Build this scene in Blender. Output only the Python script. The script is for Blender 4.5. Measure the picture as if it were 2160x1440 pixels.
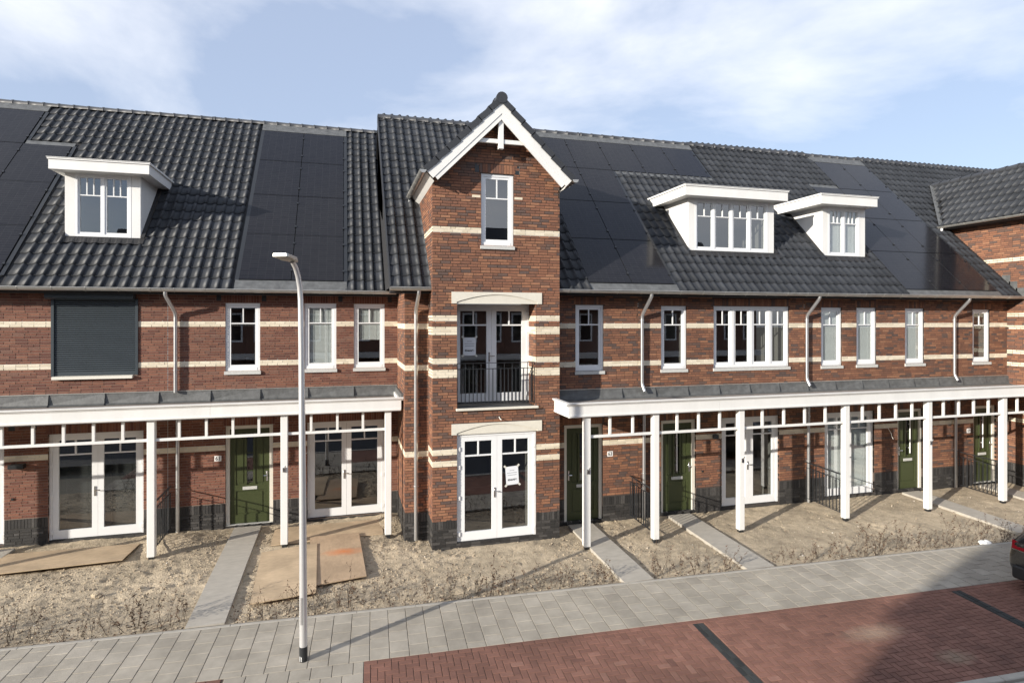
import bpy, math, random
import numpy as np
from mathutils import Matrix, Vector, Euler
R = math.radians
rnd = random.Random(7)

# ------------------------------------------------------------------ camera
S = bpy.context.scene
for o in list(bpy.data.objects): bpy.data.objects.remove(o)
CAM = Vector((0, 0, 4.89)); YAW = R(15.65); FPX = 1260.0
cd = bpy.data.cameras.new('camera'); cam = bpy.data.objects.new('camera', cd)
S.collection.objects.link(cam); S.camera = cam
cam.location = CAM; cam.rotation_euler = (R(90), 0, -YAW)
cd.sensor_width = 36; cd.lens = FPX/2160*36; cd.shift_y = -44/2160; cd.clip_end = 3000; cd.clip_start = 0.05

# ------------------------------------------------------------------ light
SUN_EL, SUN_AZ = 16.1, 25.8          # the sun stands behind the camera to the left
sun_dir = Vector((-math.cos(R(SUN_AZ))*math.cos(R(SUN_EL)), -math.sin(R(SUN_AZ))*math.cos(R(SUN_EL)), math.sin(R(SUN_EL))))
sl = bpy.data.lights.new('sun', 'SUN'); sl.energy = 5.0; sl.angle = R(0.53); sl.color = (1, .93, .82)
so = bpy.data.objects.new('sun', sl); S.collection.objects.link(so)
so.rotation_euler = (-sun_dir).to_track_quat('-Z', 'Y').to_euler()

W = bpy.data.worlds.new('World'); S.world = W; W.use_nodes = True
nt = W.node_tree; nt.nodes.clear()
def wn(t, **k):
    n = nt.nodes.new(t)
    for a, b in k.items(): setattr(n, a, b)
    return n
sky = wn('ShaderNodeTexSky', sky_type='NISHITA', sun_disc=False, sun_elevation=R(SUN_EL),
         sun_rotation=math.atan2(sun_dir.x, sun_dir.y), air_density=1.0, dust_density=0.6, ozone_density=1.6, altitude=0)
bg = wn('ShaderNodeBackground'); bg.inputs[1].default_value = 0.135
wo = wn('ShaderNodeOutputWorld')
tc = wn('ShaderNodeTexCoord')
CX, CY, CZ = -1.915, 1.789, 1.443
mp = wn('ShaderNodeMapping'); mp.inputs['Scale'].default_value = (1.0, 1.0, 2.6); mp.inputs['Location'].default_value = (CX, CY, CZ)
no = wn('ShaderNodeTexNoise'); no.inputs['Scale'].default_value = 1.7; no.inputs['Detail'].default_value = 9; no.inputs['Roughness'].default_value = .55; no.inputs['Distortion'].default_value = .25
rp = wn('ShaderNodeValToRGB'); rp.color_ramp.elements[0].position = .42; rp.color_ramp.elements[1].position = .74
rp.color_ramp.elements[0].color = (0, 0, 0, 1)
rp.color_ramp.elements[1].color = (.95, .95, .95, 1)
hz = wn('ShaderNodeMix', data_type='RGBA'); hz.inputs['Factor'].default_value = .62; hz.inputs['B'].default_value = (3.25, 3.75, 4.95, 1)   # thin high veil
mx = wn('ShaderNodeMix', data_type='RGBA')
mx.inputs['B'].default_value = (7.0, 7.0, 7.1, 1)
L = nt.links.new
L(tc.outputs['Generated'], mp.inputs['Vector']); L(mp.outputs[0], no.inputs['Vector']); L(no.outputs['Fac'], rp.inputs[0])
L(rp.outputs[0], mx.inputs['Factor']); L(sky.outputs[0], hz.inputs['A']); L(hz.outputs['Result'], mx.inputs['A']); L(mx.outputs['Result'], bg.inputs[0]); L(bg.outputs[0], wo.inputs[0])

S.view_settings.view_transform = 'Standard'; S.view_settings.look = 'None'
S.view_settings.gamma = 1; S.view_settings.use_curve_mapping = False
S.view_settings.exposure = 0.50
S.render.engine = 'CYCLES'
S.render.resolution_x = 1024; S.render.resolution_y = 682
S.render.filter_size = 1.15
S.cycles.max_bounces = 8; S.cycles.transparent_max_bounces = 16

# ------------------------------------------------------------------ materials
def lin(c):
    return tuple(((v/255)/12.92 if v/255 <= .04045 else ((v/255+.055)/1.055)**2.4) for v in c)
MATS = {}
def mat(name, col, rough=.6, metal=0., spec=.5, noise=0., nscale=8., bump=0., bscale=60., tone=None, obj_random=0., bdetail=6, coat=0., stretch=None, bdist=1.0):
    """col: linear rgb; tone: list of (pos, rgb) looked up by the 'tone' attribute of the mesh"""
    m = bpy.data.materials.new(name); m.use_nodes = True; t = m.node_tree
    b = t.nodes['Principled BSDF']; b.inputs['Roughness'].default_value = rough; b.inputs['Metallic'].default_value = metal
    b.inputs['Specular IOR Level'].default_value = spec
    if coat: b.inputs['Coat Weight'].default_value = coat; b.inputs['Coat Roughness'].default_value = .05
    N = t.nodes.new; K = t.links.new
    co = N('ShaderNodeTexCoord'); geo = N('ShaderNodeNewGeometry')
    vec = geo.outputs['Position']
    if stretch:
        ma = N('ShaderNodeMapping'); ma.inputs['Scale'].default_value = stretch; K(vec, ma.inputs[0]); vec = ma.outputs[0]
    cur = None
    if tone:
        at = N('ShaderNodeAttribute'); at.attribute_name = 'tone'
        cr = N('ShaderNodeValToRGB'); cr.color_ramp.interpolation = 'LINEAR'
        e = cr.color_ramp.elements
        while len(e) < len(tone): e.new(.5)
        for i, (p, c) in enumerate(tone): e[i].position = p; e[i].color = (*c, 1)
        K(at.outputs['Fac'], cr.inputs[0]); cur = cr.outputs[0]
    else:
        rgb = N('ShaderNodeRGB'); rgb.outputs[0].default_value = (*col, 1); cur = rgb.outputs[0]
    if noise:
        nz = N('ShaderNodeTexNoise'); nz.inputs['Scale'].default_value = nscale; nz.inputs['Detail'].default_value = 8; nz.inputs['Roughness'].default_value = .65
        K(vec, nz.inputs['Vector'])
        mr = N('ShaderNodeMapRange'); mr.inputs[1].default_value = .25; mr.inputs[2].default_value = .75
        mr.inputs[3].default_value = 1-noise; mr.inputs[4].default_value = 1+noise
        K(nz.outputs['Fac'], mr.inputs[0])
        mu = N('ShaderNodeMix'); mu.data_type = 'RGBA'; mu.blend_type = 'MULTIPLY'; mu.inputs['Factor'].default_value = 1
        K(cur, mu.inputs['A']); K(mr.outputs[0], mu.inputs['B']); cur = mu.outputs['Result']
    if obj_random:
        oi = N('ShaderNodeObjectInfo'); mr2 = N('ShaderNodeMapRange'); mr2.inputs[3].default_value = 1-obj_random; mr2.inputs[4].default_value = 1+obj_random
        K(oi.outputs['Random'], mr2.inputs[0])
        mu2 = N('ShaderNodeMix'); mu2.data_type = 'RGBA'; mu2.blend_type = 'MULTIPLY'; mu2.inputs['Factor'].default_value = 1
        K(cur, mu2.inputs['A']); K(mr2.outputs[0], mu2.inputs['B']); cur = mu2.outputs['Result']
    K(cur, b.inputs['Base Color'])
    if bump:
        bz = N('ShaderNodeTexNoise'); bz.inputs['Scale'].default_value = bscale; bz.inputs['Detail'].default_value = bdetail; bz.inputs['Roughness'].default_value = .6
        K(vec, bz.inputs['Vector']); bp = N('ShaderNodeBump'); bp.inputs['Strength'].default_value = bump; bp.inputs['Distance'].default_value = .01*bdist
        K(bz.outputs['Fac'], bp.inputs['Height']); K(bp.outputs[0], b.inputs['Normal'])
    MATS[name] = m
    return m
def node_of(m, kind):
    return [n for n in m.node_tree.nodes if n.bl_idname == kind][0]

mat('brick_red', (0,)*3, .85, noise=.22, nscale=22, bump=.35, bscale=90, tone=[(0, (.115, .044, .032)), (.3, (.150, .058, .039)), (.6, (.178, .072, .046)), (.85, (.215, .092, .058)), (1, (.165, .084, .062))])
mat('brick_mixed', (0,)*3, .8, noise=.22, nscale=22, bump=.35, bscale=90, tone=[(0, (.095, .064, .056)), (.12, (.125, .078, .062)), (.26, (.165, .078, .050)), (.6, (.215, .094, .055)), (.85, (.265, .122, .068)), (1, (.31, .152, .086))])
mat('brick_cream', (0,)*3, .8, noise=.10, nscale=20, bump=.2, bscale=80, tone=[(0, (.60, .52, .39)), (1, (.76, .68, .54))])
mat('brick_dark', (0,)*3, .6, noise=.3, nscale=20, bump=.3, bscale=80, tone=[(0, (.022, .021, .021)), (.7, (.042, .040, .039)), (1, (.08, .075, .072))])
mat('mortar_warm', (.27, .19, .15), .95, noise=.2, nscale=15, bump=.2, bscale=200)
mat('mortar_dark', (.075, .055, .045), .95, noise=.2, nscale=15, bump=.2, bscale=200)
mat('mortar_black', (.048, .045, .042), .95, noise=.3, nscale=15)
mat('white_paint', (.76, .755, .735), .45, noise=.07, nscale=2.2, stretch=(1, 1, .35))
mat('white_frame', (.78, .79, .80), .35, noise=.02, nscale=4)
mat('cream_frame', (.74, .71, .63), .4, noise=.02, nscale=4)
mat('concrete_white', (.66, .63, .55), .8, noise=.08, nscale=6, bump=.1, bscale=120)
mat('sill_stone', (.52, .52, .50), .7, noise=.12, nscale=25, bump=.1, bscale=150)
mat('roof_tile', (.033, .036, .042), .50, noise=.18, nscale=3.0, bump=.10, bscale=160, obj_random=.18, spec=.3)
mat('roof_base', (.02, .02, .022), .8)
mat('ridge_tile', (.036, .038, .043), .45, noise=.15, nscale=4, obj_random=.12)
mat('zinc', (.50, .49, .46), .38, metal=.75, noise=.15, nscale=5)
mat('galvanised', (.60, .61, .62), .32, metal=.85, noise=.12, nscale=9)
mat('alu_pole', (.74, .74, .74), .36, metal=.6, noise=.06, nscale=30, stretch=(1, 1, .05))
mat('lead', (.115, .118, .118), .55, noise=.4, nscale=7, bump=.35, bscale=25, metal=.1)
mat('bitumen', (.24, .21, .185), .95, noise=.25, nscale=6, bump=.3, bscale=150)
mat('black_metal', (.022, .024, .027), .38, metal=.0)
mat('anthracite', (.040, .052, .062), .45, noise=.05, nscale=4)
mat('door_green', (.050, .062, .024), .38, noise=.05, nscale=3)
mat('steel', (.62, .62, .62), .25, metal=1)
mat('chrome_white', (.8, .8, .8), .3)
mat('soil', (.435, .358, .255), .98, noise=.34, nscale=6.0, bump=.8, bscale=30, bdetail=12, bdist=4)
mat('pebble', (.42, .37, .30), .9, tone=[(0, (.22, .17, .12)), (.5, (.42, .34, .24)), (.9, (.55, .47, .36)), (1, (.80, .76, .70))])
mat('paving', (.27, .26, .235), .9, noise=.22, nscale=2.6, bump=.3, bscale=140, obj_random=.0, tone=[(0, (.315, .284, .235)), (.5, (.345, .312, .258)), (1, (.375, .340, .284))])
mat('joint_sand', (.36, .31, .24), .98, noise=.2, nscale=30)
mat('joint_dark', (.12, .085, .065), .98, noise=.3, nscale=30)
mat('joint_grey', (.19, .165, .135), .98, noise=.3, nscale=30)
mat('path_slab', (.40, .37, .32), .88, noise=.16, nscale=3.5, bump=.2, bscale=90, stretch=(1, 3, 1))
mat('kerb', (.38, .355, .31), .85, noise=.15, nscale=6, bump=.2, bscale=120)
mat('clinker', (0,)*3, .86, noise=.20, nscale=3.2, bump=.3, bscale=120, tone=[(0, (.135, .066, .050)), (.4, (.178, .086, .063)), (.75, (.208, .102, .075)), (1, (.24, .128, .096))])
mat('clinker_black', (0,)*3, .8, noise=.2, nscale=12, bump=.3, bscale=120, tone=[(0, (.020, .022, .022)), (1, (.04, .043, .042))])
mat('asphalt', (.075, .075, .078), .9, noise=.2, nscale=5, bump=.4, bscale=200)
mat('ground', (.20, .18, .14), .98, noise=.3, nscale=.6)
mat('plywood', (.50, .38, .25), .8, noise=.15, nscale=3.5, bump=.08, bscale=40, stretch=(2, 5, 1))
mat('plywood_stained', (.44, .32, .21), .8, noise=.15, nscale=3.5, bump=.08, bscale=40, stretch=(5, 2, 1))
mat('twig', (.055, .038, .026), .9)
mat('dead_leaf', (.085, .045, .024), .85)
mat('room', (.16, .15, .14), .9)
mat('blind', (.80, .80, .79), .6)
mat('blind_grey', (.045, .045, .045), .6)
mat('paper', (.72, .74, .78), .8)
mat('tape', (.62, .61, .56), .6)
mat('ink', (.012, .014, .018), .7)
mat('ink_grey', (.30, .32, .36), .7)
mat('plate_white', (.82, .82, .82), .4)
mat('car_black', (.010, .010, .012), .22, coat=1.0)
mat('car_plastic', (.020, .020, .021), .6)
mat('rubber', (.018, .018, .018), .85)
mat('tail_red', (.30, .008, .018), .12, coat=.6)
mat('car_glass', (.012, .014, .015), .04)
mat('lamp_cover', (.75, .74, .68), .3)
mat('bag_white', (.82, .82, .80), .7)
mat('cable', (.68, .66, .6), .6)
mat('opp_wall', (.17, .09, .065), .9, noise=.2, nscale=6)
mat('opp_roof', (.035, .037, .042), .6)
# solar panel: cell grid drawn as fine lines (flat print under the glass)
def solar_mat():
    m = bpy.data.materials.new('solar_glass'); m.use_nodes = True; t = m.node_tree; b = t.nodes['Principled BSDF']
    N = t.nodes.new; K = t.links.new
    at = N('ShaderNodeUVMap'); br = N('ShaderNodeTexBrick')
    br.offset = 0; br.inputs['Scale'].default_value = 1; br.inputs['Brick Width'].default_value = 1/6; br.inputs['Row Height'].default_value = 1/20
    br.inputs['Mortar Size'].default_value = .0016; br.inputs['Color1'].default_value = (.012, .012, .015, 1); br.inputs['Color2'].default_value = (.016, .016, .019, 1)
    br.inputs['Mortar'].default_value = (.040, .040, .044, 1)
    K(at.outputs[0], br.inputs['Vector']); K(br.outputs['Color'], b.inputs['Base Color'])
    b.inputs['Roughness'].default_value = .12; b.inputs['Specular IOR Level'].default_value = .28
    MATS['solar_glass'] = m
solar_mat()
def glass_mat():
    m = bpy.data.materials.new('window_glass'); m.use_nodes = True; t = m.node_tree; t.nodes.clear()
    N = t.nodes.new; K = t.links.new
    tr = N('ShaderNodeBsdfTransparent'); tr.inputs[0].default_value = (.80, .84, .83, 1)
    gl = N('ShaderNodeBsdfGlossy'); gl.inputs['Roughness'].default_value = .005; gl.inputs['Color'].default_value = (.95, .97, 1, 1)
    lw = N('ShaderNodeLayerWeight'); lw.inputs[0].default_value = .5; pw = N('ShaderNodeMath'); pw.operation = 'POWER'; pw.inputs[1].default_value = 4.5
    fr = N('ShaderNodeMapRange'); fr.inputs[3].default_value = .18; fr.inputs[4].default_value = 1.0; K(lw.outputs['Facing'], pw.inputs[0]); K(pw.outputs[0], fr.inputs[0])
    mxs = N('ShaderNodeMixShader'); ou = N('ShaderNodeOutputMaterial')
    K(fr.outputs[0], mxs.inputs[0]); K(tr.outputs[0], mxs.inputs[1]); K(gl.outputs[0], mxs.inputs[2]); K(mxs.outputs[0], ou.inputs[0])
    MATS['window_glass'] = m
glass_mat()
# orange spill on one plywood sheet (a stain with its own shape)
def stain(m, loc, sx, sy, col, amt=.85):
    t = m.node_tree; b = t.nodes['Principled BSDF']; N = t.nodes.new; K = t.links.new
    src = b.inputs['Base Color'].links[0].from_socket
    geo = N('ShaderNodeNewGeometry'); ma = N('ShaderNodeMapping'); ma.vector_type = 'TEXTURE'
    ma.inputs['Location'].default_value = loc; ma.inputs['Scale'].default_value = (sx, sy, 1)
    ln = N('ShaderNodeVectorMath'); ln.operation = 'LENGTH'; nz = N('ShaderNodeTexNoise'); nz.inputs['Scale'].default_value = 7; nz.inputs['Detail'].default_value = 7; nz.inputs['Roughness'].default_value = .7
    K(geo.outputs['Position'], ma.inputs[0]); K(ma.outputs[0], ln.inputs[0]); K(geo.outputs['Position'], nz.inputs['Vector'])
    ad = N('ShaderNodeMath'); ad.operation = 'ADD'; K(ln.outputs['Value'], ad.inputs[0]); K(nz.outputs['Fac'], ad.inputs[1])
    mr = N('ShaderNodeMapRange'); mr.inputs[1].default_value = 1.5; mr.inputs[2].default_value = .55; mr.inputs[3].default_value = 0; mr.inputs[4].default_value = amt
    K(ad.outputs[0], mr.inputs[0]); mxn = N('ShaderNodeMix'); mxn.data_type = 'RGBA'; mxn.inputs['B'].default_value = (*col, 1)
    K(mr.outputs[0], mxn.inputs['Factor']); K(src, mxn.inputs['A']); K(mxn.outputs['Result'], b.inputs['Base Color'])
def damp(m, scale, lo, hi):
    t = m.node_tree; b = t.nodes['Principled BSDF']; N = t.nodes.new; K = t.links.new
    src = b.inputs['Base Color'].links[0].from_socket; geo = N('ShaderNodeNewGeometry'); nz = N('ShaderNodeTexNoise'); nz.inputs['Scale'].default_value = scale; nz.inputs['Detail'].default_value = 4
    K(geo.outputs['Position'], nz.inputs['Vector']); mr = N('ShaderNodeMapRange'); mr.inputs[1].default_value = .36; mr.inputs[2].default_value = .62; mr.inputs[3].default_value = lo; mr.inputs[4].default_value = hi
    K(nz.outputs['Fac'], mr.inputs[0]); mu = N('ShaderNodeMix'); mu.data_type = 'RGBA'; mu.blend_type = 'MULTIPLY'; mu.inputs['Factor'].default_value = 1
    K(src, mu.inputs['A']); K(mr.outputs[0], mu.inputs['B']); K(mu.outputs['Result'], b.inputs['Base Color'])
damp(MATS['soil'], .9, .80, 1.12); damp(MATS['plywood'], 1.6, .82, 1.08); damp(MATS['plywood_stained'], 1.6, .82, 1.08); damp(MATS['paving'], .7, .90, 1.06); damp(MATS['clinker'], .55, .80, 1.14); damp(MATS['roof_tile'], .5, .85, 1.12); damp(MATS['brick_red'], .4, .88, 1.10); damp(MATS['brick_mixed'], .4, .88, 1.10)
stain(MATS['plywood_stained'], (-.02, 13.05, 0), .50, .22, (.62, .20, .06))
stain(MATS['clinker'], (8.3, 7.75, 0), .75, .28, (.36, .30, .22), .5); stain(MATS['clinker'], (8.9, 6.9, 0), .42, .22, (.36, .32, .22), .45)

# ------------------------------------------------------------------ mesh helpers
COL = S.collection
class MB:
    def __init__(s): s.v = []; s.f = []; s.t = []; s.m = []; s.uv = None
    def add(s, vs, fs, tone=.5, mi=0):
        k = len(s.v); s.v += [tuple(p) for p in vs]
        for f in fs: s.f.append(tuple(i+k for i in f)); s.t.append(tone); s.m.append(mi)
        return s
    def box(s, x0, x1, y0, y1, z0, z1, tone=.5, mi=0):
        x0, x1 = min(x0, x1), max(x0, x1); y0, y1 = min(y0, y1), max(y0, y1); z0, z1 = min(z0, z1), max(z0, z1)
        return s.add([(x0,y0,z0),(x1,y0,z0),(x1,y1,z0),(x0,y1,z0),(x0,y0,z1),(x1,y0,z1),(x1,y1,z1),(x0,y1,z1)],
                     [(3,2,1,0),(4,5,6,7),(0,1,5,4),(1,2,6,5),(2,3,7,6),(3,0,4,7)], tone, mi)
    def bbox(s, x0, x1, y0, y1, z0, z1, b=.006):
        """box with chamfered edges"""
        X = (x0, x0+b, x1-b, x1); Y = (y0, y0+b, y1-b, y1); Z = (z0, z0+b, z1-b, z1)
        vs = []; idx = {}
        for i in (0, 1):
            for j in (0, 1):
                for k in (0, 1):
                    a = (X[0] if i == 0 else X[3], X[1] if i == 0 else X[2]); c = (Y[0] if j == 0 else Y[3], Y[1] if j == 0 else Y[2]); d = (Z[0] if k == 0 else Z[3], Z[1] if k == 0 else Z[2])
                    for ax, p in enumerate(((a[0], c[1], d[1]), (a[1], c[0], d[1]), (a[1], c[1], d[0]))):
                        idx[i, j, k, ax] = len(vs); vs.append(p)
        g = lambda *a: idx[a]
        fs = []
        for q in (0, 1):
            fs.append([g(q,0,0,0), g(q,1,0,0), g(q,1,1,0), g(q,0,1,0)]); fs.append([g(0,q,0,1), g(1,q,0,1), g(1,q,1,1), g(0,q,1,1)]); fs.append([g(0,0,q,2), g(1,0,q,2), g(1,1,q,2), g(0,1,q,2)])
        for a in (0, 1):
            for c in (0, 1):
                fs.append([g(a,c,0,0), g(a,c,1,0), g(a,c,1,1), g(a,c,0,1)])
                fs.append([g(a,0,c,0), g(a,1,c,0), g(a,1,c,2), g(a,0,c,2)])
                fs.append([g(0,a,c,1), g(1,a,c,1), g(1,a,c,2), g(0,a,c,2)])
                for k in (0, 1): fs.append([g(a,c,k,0), g(a,c,k,1), g(a,c,k,2)])
        cen = Vector(((x0+x1)/2, (y0+y1)/2, (z0+z1)/2)); out = []
        for f in fs:
            p = [Vector(vs[i]) for i in f]; n = (p[1]-p[0]).cross(p[2]-p[0]); m_ = sum(p, Vector())/len(p)
            out.append(tuple(f) if n.dot(m_-cen) > 0 else tuple(reversed(f)))
        return s.add(vs, out)
    def quad(s, a, b, c, d, tone=.5, mi=0): return s.add([a, b, c, d], [(0, 1, 2, 3)], tone, mi)
    def prism(s, poly, axis, a, b, tone=.5, mi=0):
        """poly: list of 2-d points in the two other axes (x:yz, y:xz, z:xy), extruded a..b"""
        n = len(poly)
        def P(p, t): return (t, p[0], p[1]) if axis == 0 else (p[0], t, p[1]) if axis == 1 else (p[0], p[1], t)
        vs = [P(p, a) for p in poly] + [P(p, b) for p in poly]
        fs = [tuple(range(n)), tuple(reversed(range(n, 2*n)))] + [(i, n+i, n+(i+1) % n, (i+1) % n) for i in range(n)]
        return s.add(vs, fs, tone, mi)
    def tube(s, pts, r, n=8, cap=True, tone=.5, mi=0):
        pts = [Vector(p) for p in pts]; rs = r if isinstance(r, (list, tuple)) else [r]*len(pts); k0 = len(s.v); up = None
        for i, p in enumerate(pts):
            d = (pts[min(i+1, len(pts)-1)]-pts[max(i-1, 0)]).normalized()
            if up is None: up = d.orthogonal().normalized()
            else: up = (up-d*up.dot(d)).normalized()
            w = d.cross(up)
            for k in range(n):
                a = 2*math.pi*k/n; q = p+(up*math.cos(a)+w*math.sin(a))*rs[i]; s.v.append(tuple(q))
        for i in range(len(pts)-1):
            for k in range(n):
                a = k0+i*n+k; b = k0+i*n+(k+1) % n
                s.f.append((a, b, b+n, a+n)); s.t.append(tone); s.m.append(mi)
        if cap:
            s.f.append(tuple(reversed(range(k0, k0+n)))); s.f.append(tuple(range(k0+(len(pts)-1)*n, k0+len(pts)*n))); s.t += [tone]*2; s.m += [mi]*2
        return s
    def mesh(s, name, mats, org=(0, 0, 0), smooth=False):
        me = bpy.data.meshes.new(name)
        o = Vector(org)
        me.from_pydata([(p[0]-o.x, p[1]-o.y, p[2]-o.z) for p in s.v], [], s.f)
        for m in (mats if isinstance(mats, (list, tuple)) else [mats]): me.materials.append(MATS[m])
        if s.m and max(s.m) > 0: me.polygons.foreach_set('material_index', s.m)
        at = me.attributes.new('tone', 'FLOAT', 'FACE'); at.data.foreach_set('value', s.t)
        if smooth: me.polygons.foreach_set('use_smooth', [True]*len(s.f))
        me.update(); return me
    def build(s, name, mats, parent=None, smooth=False):
        org = parent['_org'] if parent is not None and '_org' in parent else (0, 0, 0)
        me = s.mesh(name, mats, org, smooth)
        if smooth:
            try: me.set_sharp_from_angle(angle=R(40))
            except Exception: pass
        o = bpy.data.objects.new(name, me); COL.objects.link(o)
        if parent is not None: o.parent = parent; o['_org'] = tuple(org)
        else: o['_org'] = (0.0, 0.0, 0.0)
        return o
def tag(o, label=None, cat=None, group=None, kind=None):
    if label: o['label'] = label
    if cat: o['category'] = cat
    if group: o['group'] = group
    if kind: o['kind'] = kind
    return o
def thing(name, loc, label, cat, group=None):
    o = bpy.data.objects.new(name, None); COL.objects.link(o); o.location = loc; o['_org'] = tuple(loc); o.empty_display_size = .3
    return tag(o, label, cat, group)
def proj(p):
    x, y, z = p[0]-CAM.x, p[1]-CAM.y, p[2]-CAM.z
    s_, c_ = math.sin(YAW), math.cos(YAW)
    d = x*s_+y*c_
    if d < .1: return None
    return 1080+FPX*(x*c_-y*s_)/d, 676-FPX*z/d, d
def in_view(p, mg=30):
    q = proj(p); return q is not None and -mg < q[0] < 2160+mg and -mg < q[1] < 1440+mg

def place(parent, name, protos, mats, insts, cap=300, restname=None, visible=None, local=False, smooth=False):
    """protos: list of MB (small shared pieces around their own origin); insts: (proto index, Matrix in world or parent space).
    The cap largest-showing pieces become objects of their own, the rest one joined part."""
    org = Vector(parent['_org']) if not local else Vector((0, 0, 0))
    wm = parent.matrix_world.copy() if local else Matrix()
    meshes = [None]*len(protos)
    keyed = []
    for i, (k, M) in enumerate(insts):
        p = wm @ M.translation; q = proj(p)
        vis = q is not None and in_view(p) and (visible is None or visible(k, p))
        keyed.append((q[2] if vis else 1e6+i, i, vis))
    keyed.sort()
    single = [i for d, i, v in keyed if v][:cap]; ss = set(single)
    for i in single:
        k, M = insts[i]
        if meshes[k] is None: meshes[k] = protos[k].mesh(name, mats, smooth=smooth)
        o = bpy.data.objects.new(name, meshes[k]); COL.objects.link(o); o.parent = parent
        o.matrix_local = Matrix.Translation(-org) @ M
    rest = [i for i in range(len(insts)) if i not in ss]
    if rest:
        arrs = [np.array(p.v) for p in protos]; b = MB(); V = []; off = 0
        for i in rest:
            k, M = insts[i]; m3 = np.array(M.to_3x3()); tr = np.array(M.translation)
            V.append(arrs[k] @ m3.T + tr - np.array(org))
            b.f += [tuple(j+off for j in f) for f in protos[k].f]; b.t += protos[k].t; b.m += protos[k].m; off += len(arrs[k])
        b.v = [tuple(x) for x in np.concatenate(V)]
        me = b.mesh((restname or name+'_rest'), mats, smooth=smooth)
        o = bpy.data.objects.new(restname or name+'_field', me); COL.objects.link(o); o.parent = parent; o['kind'] = 'stuff'; o['_org'] = tuple(org)

# ------------------------------------------------------------------ dimensions
LF, RF, TF = 15.40, 13.49, 12.85            # facade planes: set-back left houses, right row, tower front
PITCH = math.tan(R(46)); CA, SA = math.cos(R(46)), math.sin(R(46))
EAVE_Z = 5.62; LE, RE = LF-.40, RF-.45       # eave lines
COURSE = .062
TX0, TX1 = 1.824, 4.725; TC = (TX0+TX1)/2
WX = 19.478                                  # side wall of the projecting corner wing
def gz(y):                                   # ground falls towards the street
    if y >= 13.4: return .014+(y-13.4)*.012
    return -.035*(13-y) if y > 6.4 else -.231

# ------------------------------------------------------------------ the setting
def sheet(name, x0, x1, y0, y1, z0, z1, m):
    b = MB().quad((x0, y0, z0), (x1, y0, z0), (x1, y1, z1), (x0, y1, z1)); return tag(b.build(name, m), kind='structure')
sheet('ground', -400, 400, -400, 400, -.62, -.62, 'ground')
sheet('road', -80, 80, -2.6, 6.30, -.34, -.30, 'asphalt')

# garden soil, one uneven sheet from the house fronts to the pavement
from mathutils import noise as mn
def far_edge(x): return 10.573-.046*x
PATHS = [(-2.49, -1.90, 10.74, 15.25), (5.13, 5.75, 10.37, 13.36), (7.79, 8.42, 10.26, 13.36), (15.25, 15.86, 9.90, 13.36), (18.1, 18.72, 9.75, 13.36)]
FEET = []
fr_ = random.Random(17)
for k in range(60):
    fx, fy, fa = fr_.uniform(-7, 12), fr_.uniform(11.2, 14.6), fr_.uniform(0, 3.14)
    for j in range(fr_.randrange(2, 5)):
        FEET.append((fx+math.cos(fa)*.62*j-math.sin(fa)*.1*(j % 2), fy+math.sin(fa)*.62*j+math.cos(fa)*.1*(j % 2), math.cos(fa), math.sin(fa)))
FGRID = {}
for f_ in FEET:
    for i_ in (-1, 0, 1):
        for j_ in (-1, 0, 1): FGRID.setdefault((int(f_[0]//.5)+i_, int(f_[1]//.5)+j_), []).append(f_)
def foot(x, y):
    d = 0
    for fx, fy, c_, s_ in FGRID.get((int(x//.5), int(y//.5)), ()):
        a = ((x-fx)*c_+(y-fy)*s_)/.14; b_ = (-(x-fx)*s_+(y-fy)*c_)/.055; q = a*a+b_*b_
        if q < 2.4: d += .022*math.exp(-q**2)-.010*math.exp(-(q-1.7)**2*3)
    return d
def soil_z(x, y):
    base = gz(y)-.055
    n = mn.noise((x*.9, y*.9, 0))*.030+mn.noise((x*3.1, y*3.1, 3))*.024+mn.noise((x*7, y*9, 7))*.024+mn.noise((x*15, y*17, 1))*.016
    r = mn.noise((x*2.2, y*7, 9)); n += .012*abs(r)
    e = y-far_edge(x)
    k = min(1, max(0, e/.35)); am = min(1.5, max(.25, .75+1.1*mn.noise((x*.45, y*.6, 11))-(.28 if x > 8 else 0))); h = base+n*(.25+.75*k)*am-foot(x, y)
    if e < .25: h += .028*(1-max(0, e)/.25)
    heap = math.exp(-((x+3.55)**2/.35+(y-14.75)**2/.22))*.14+math.exp(-((x-1.05)**2/.10+(y-14.9)**2/.3))*.10
    return h+heap
def build_soil():
    b = MB(); xs = []; x = -12.0
    while x < 21:
        xs.append(x); x += .05 if -7 < x < 14 else .12
    rows = 95; V = []
    for i in range(rows+1):
        for x in xs:
            y0 = far_edge(x)+.02; y = y0+(15.42-y0)*i/rows; V.append((x, y, soil_z(x, y)))
    n = len(xs); b.v = V
    b.f = [(j*n+i, j*n+i+1, (j+1)*n+i+1, (j+1)*n+i) for j in range(rows) for i in range(n-1)]; b.t = [.5]*len(b.f); b.m = [0]*len(b.f)
    o = b.build('garden_soil', 'soil', smooth=False); o.data.polygons.foreach_set('use_smooth', [True]*len(b.f))
    return tag(o, kind='structure')
build_soil()
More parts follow.
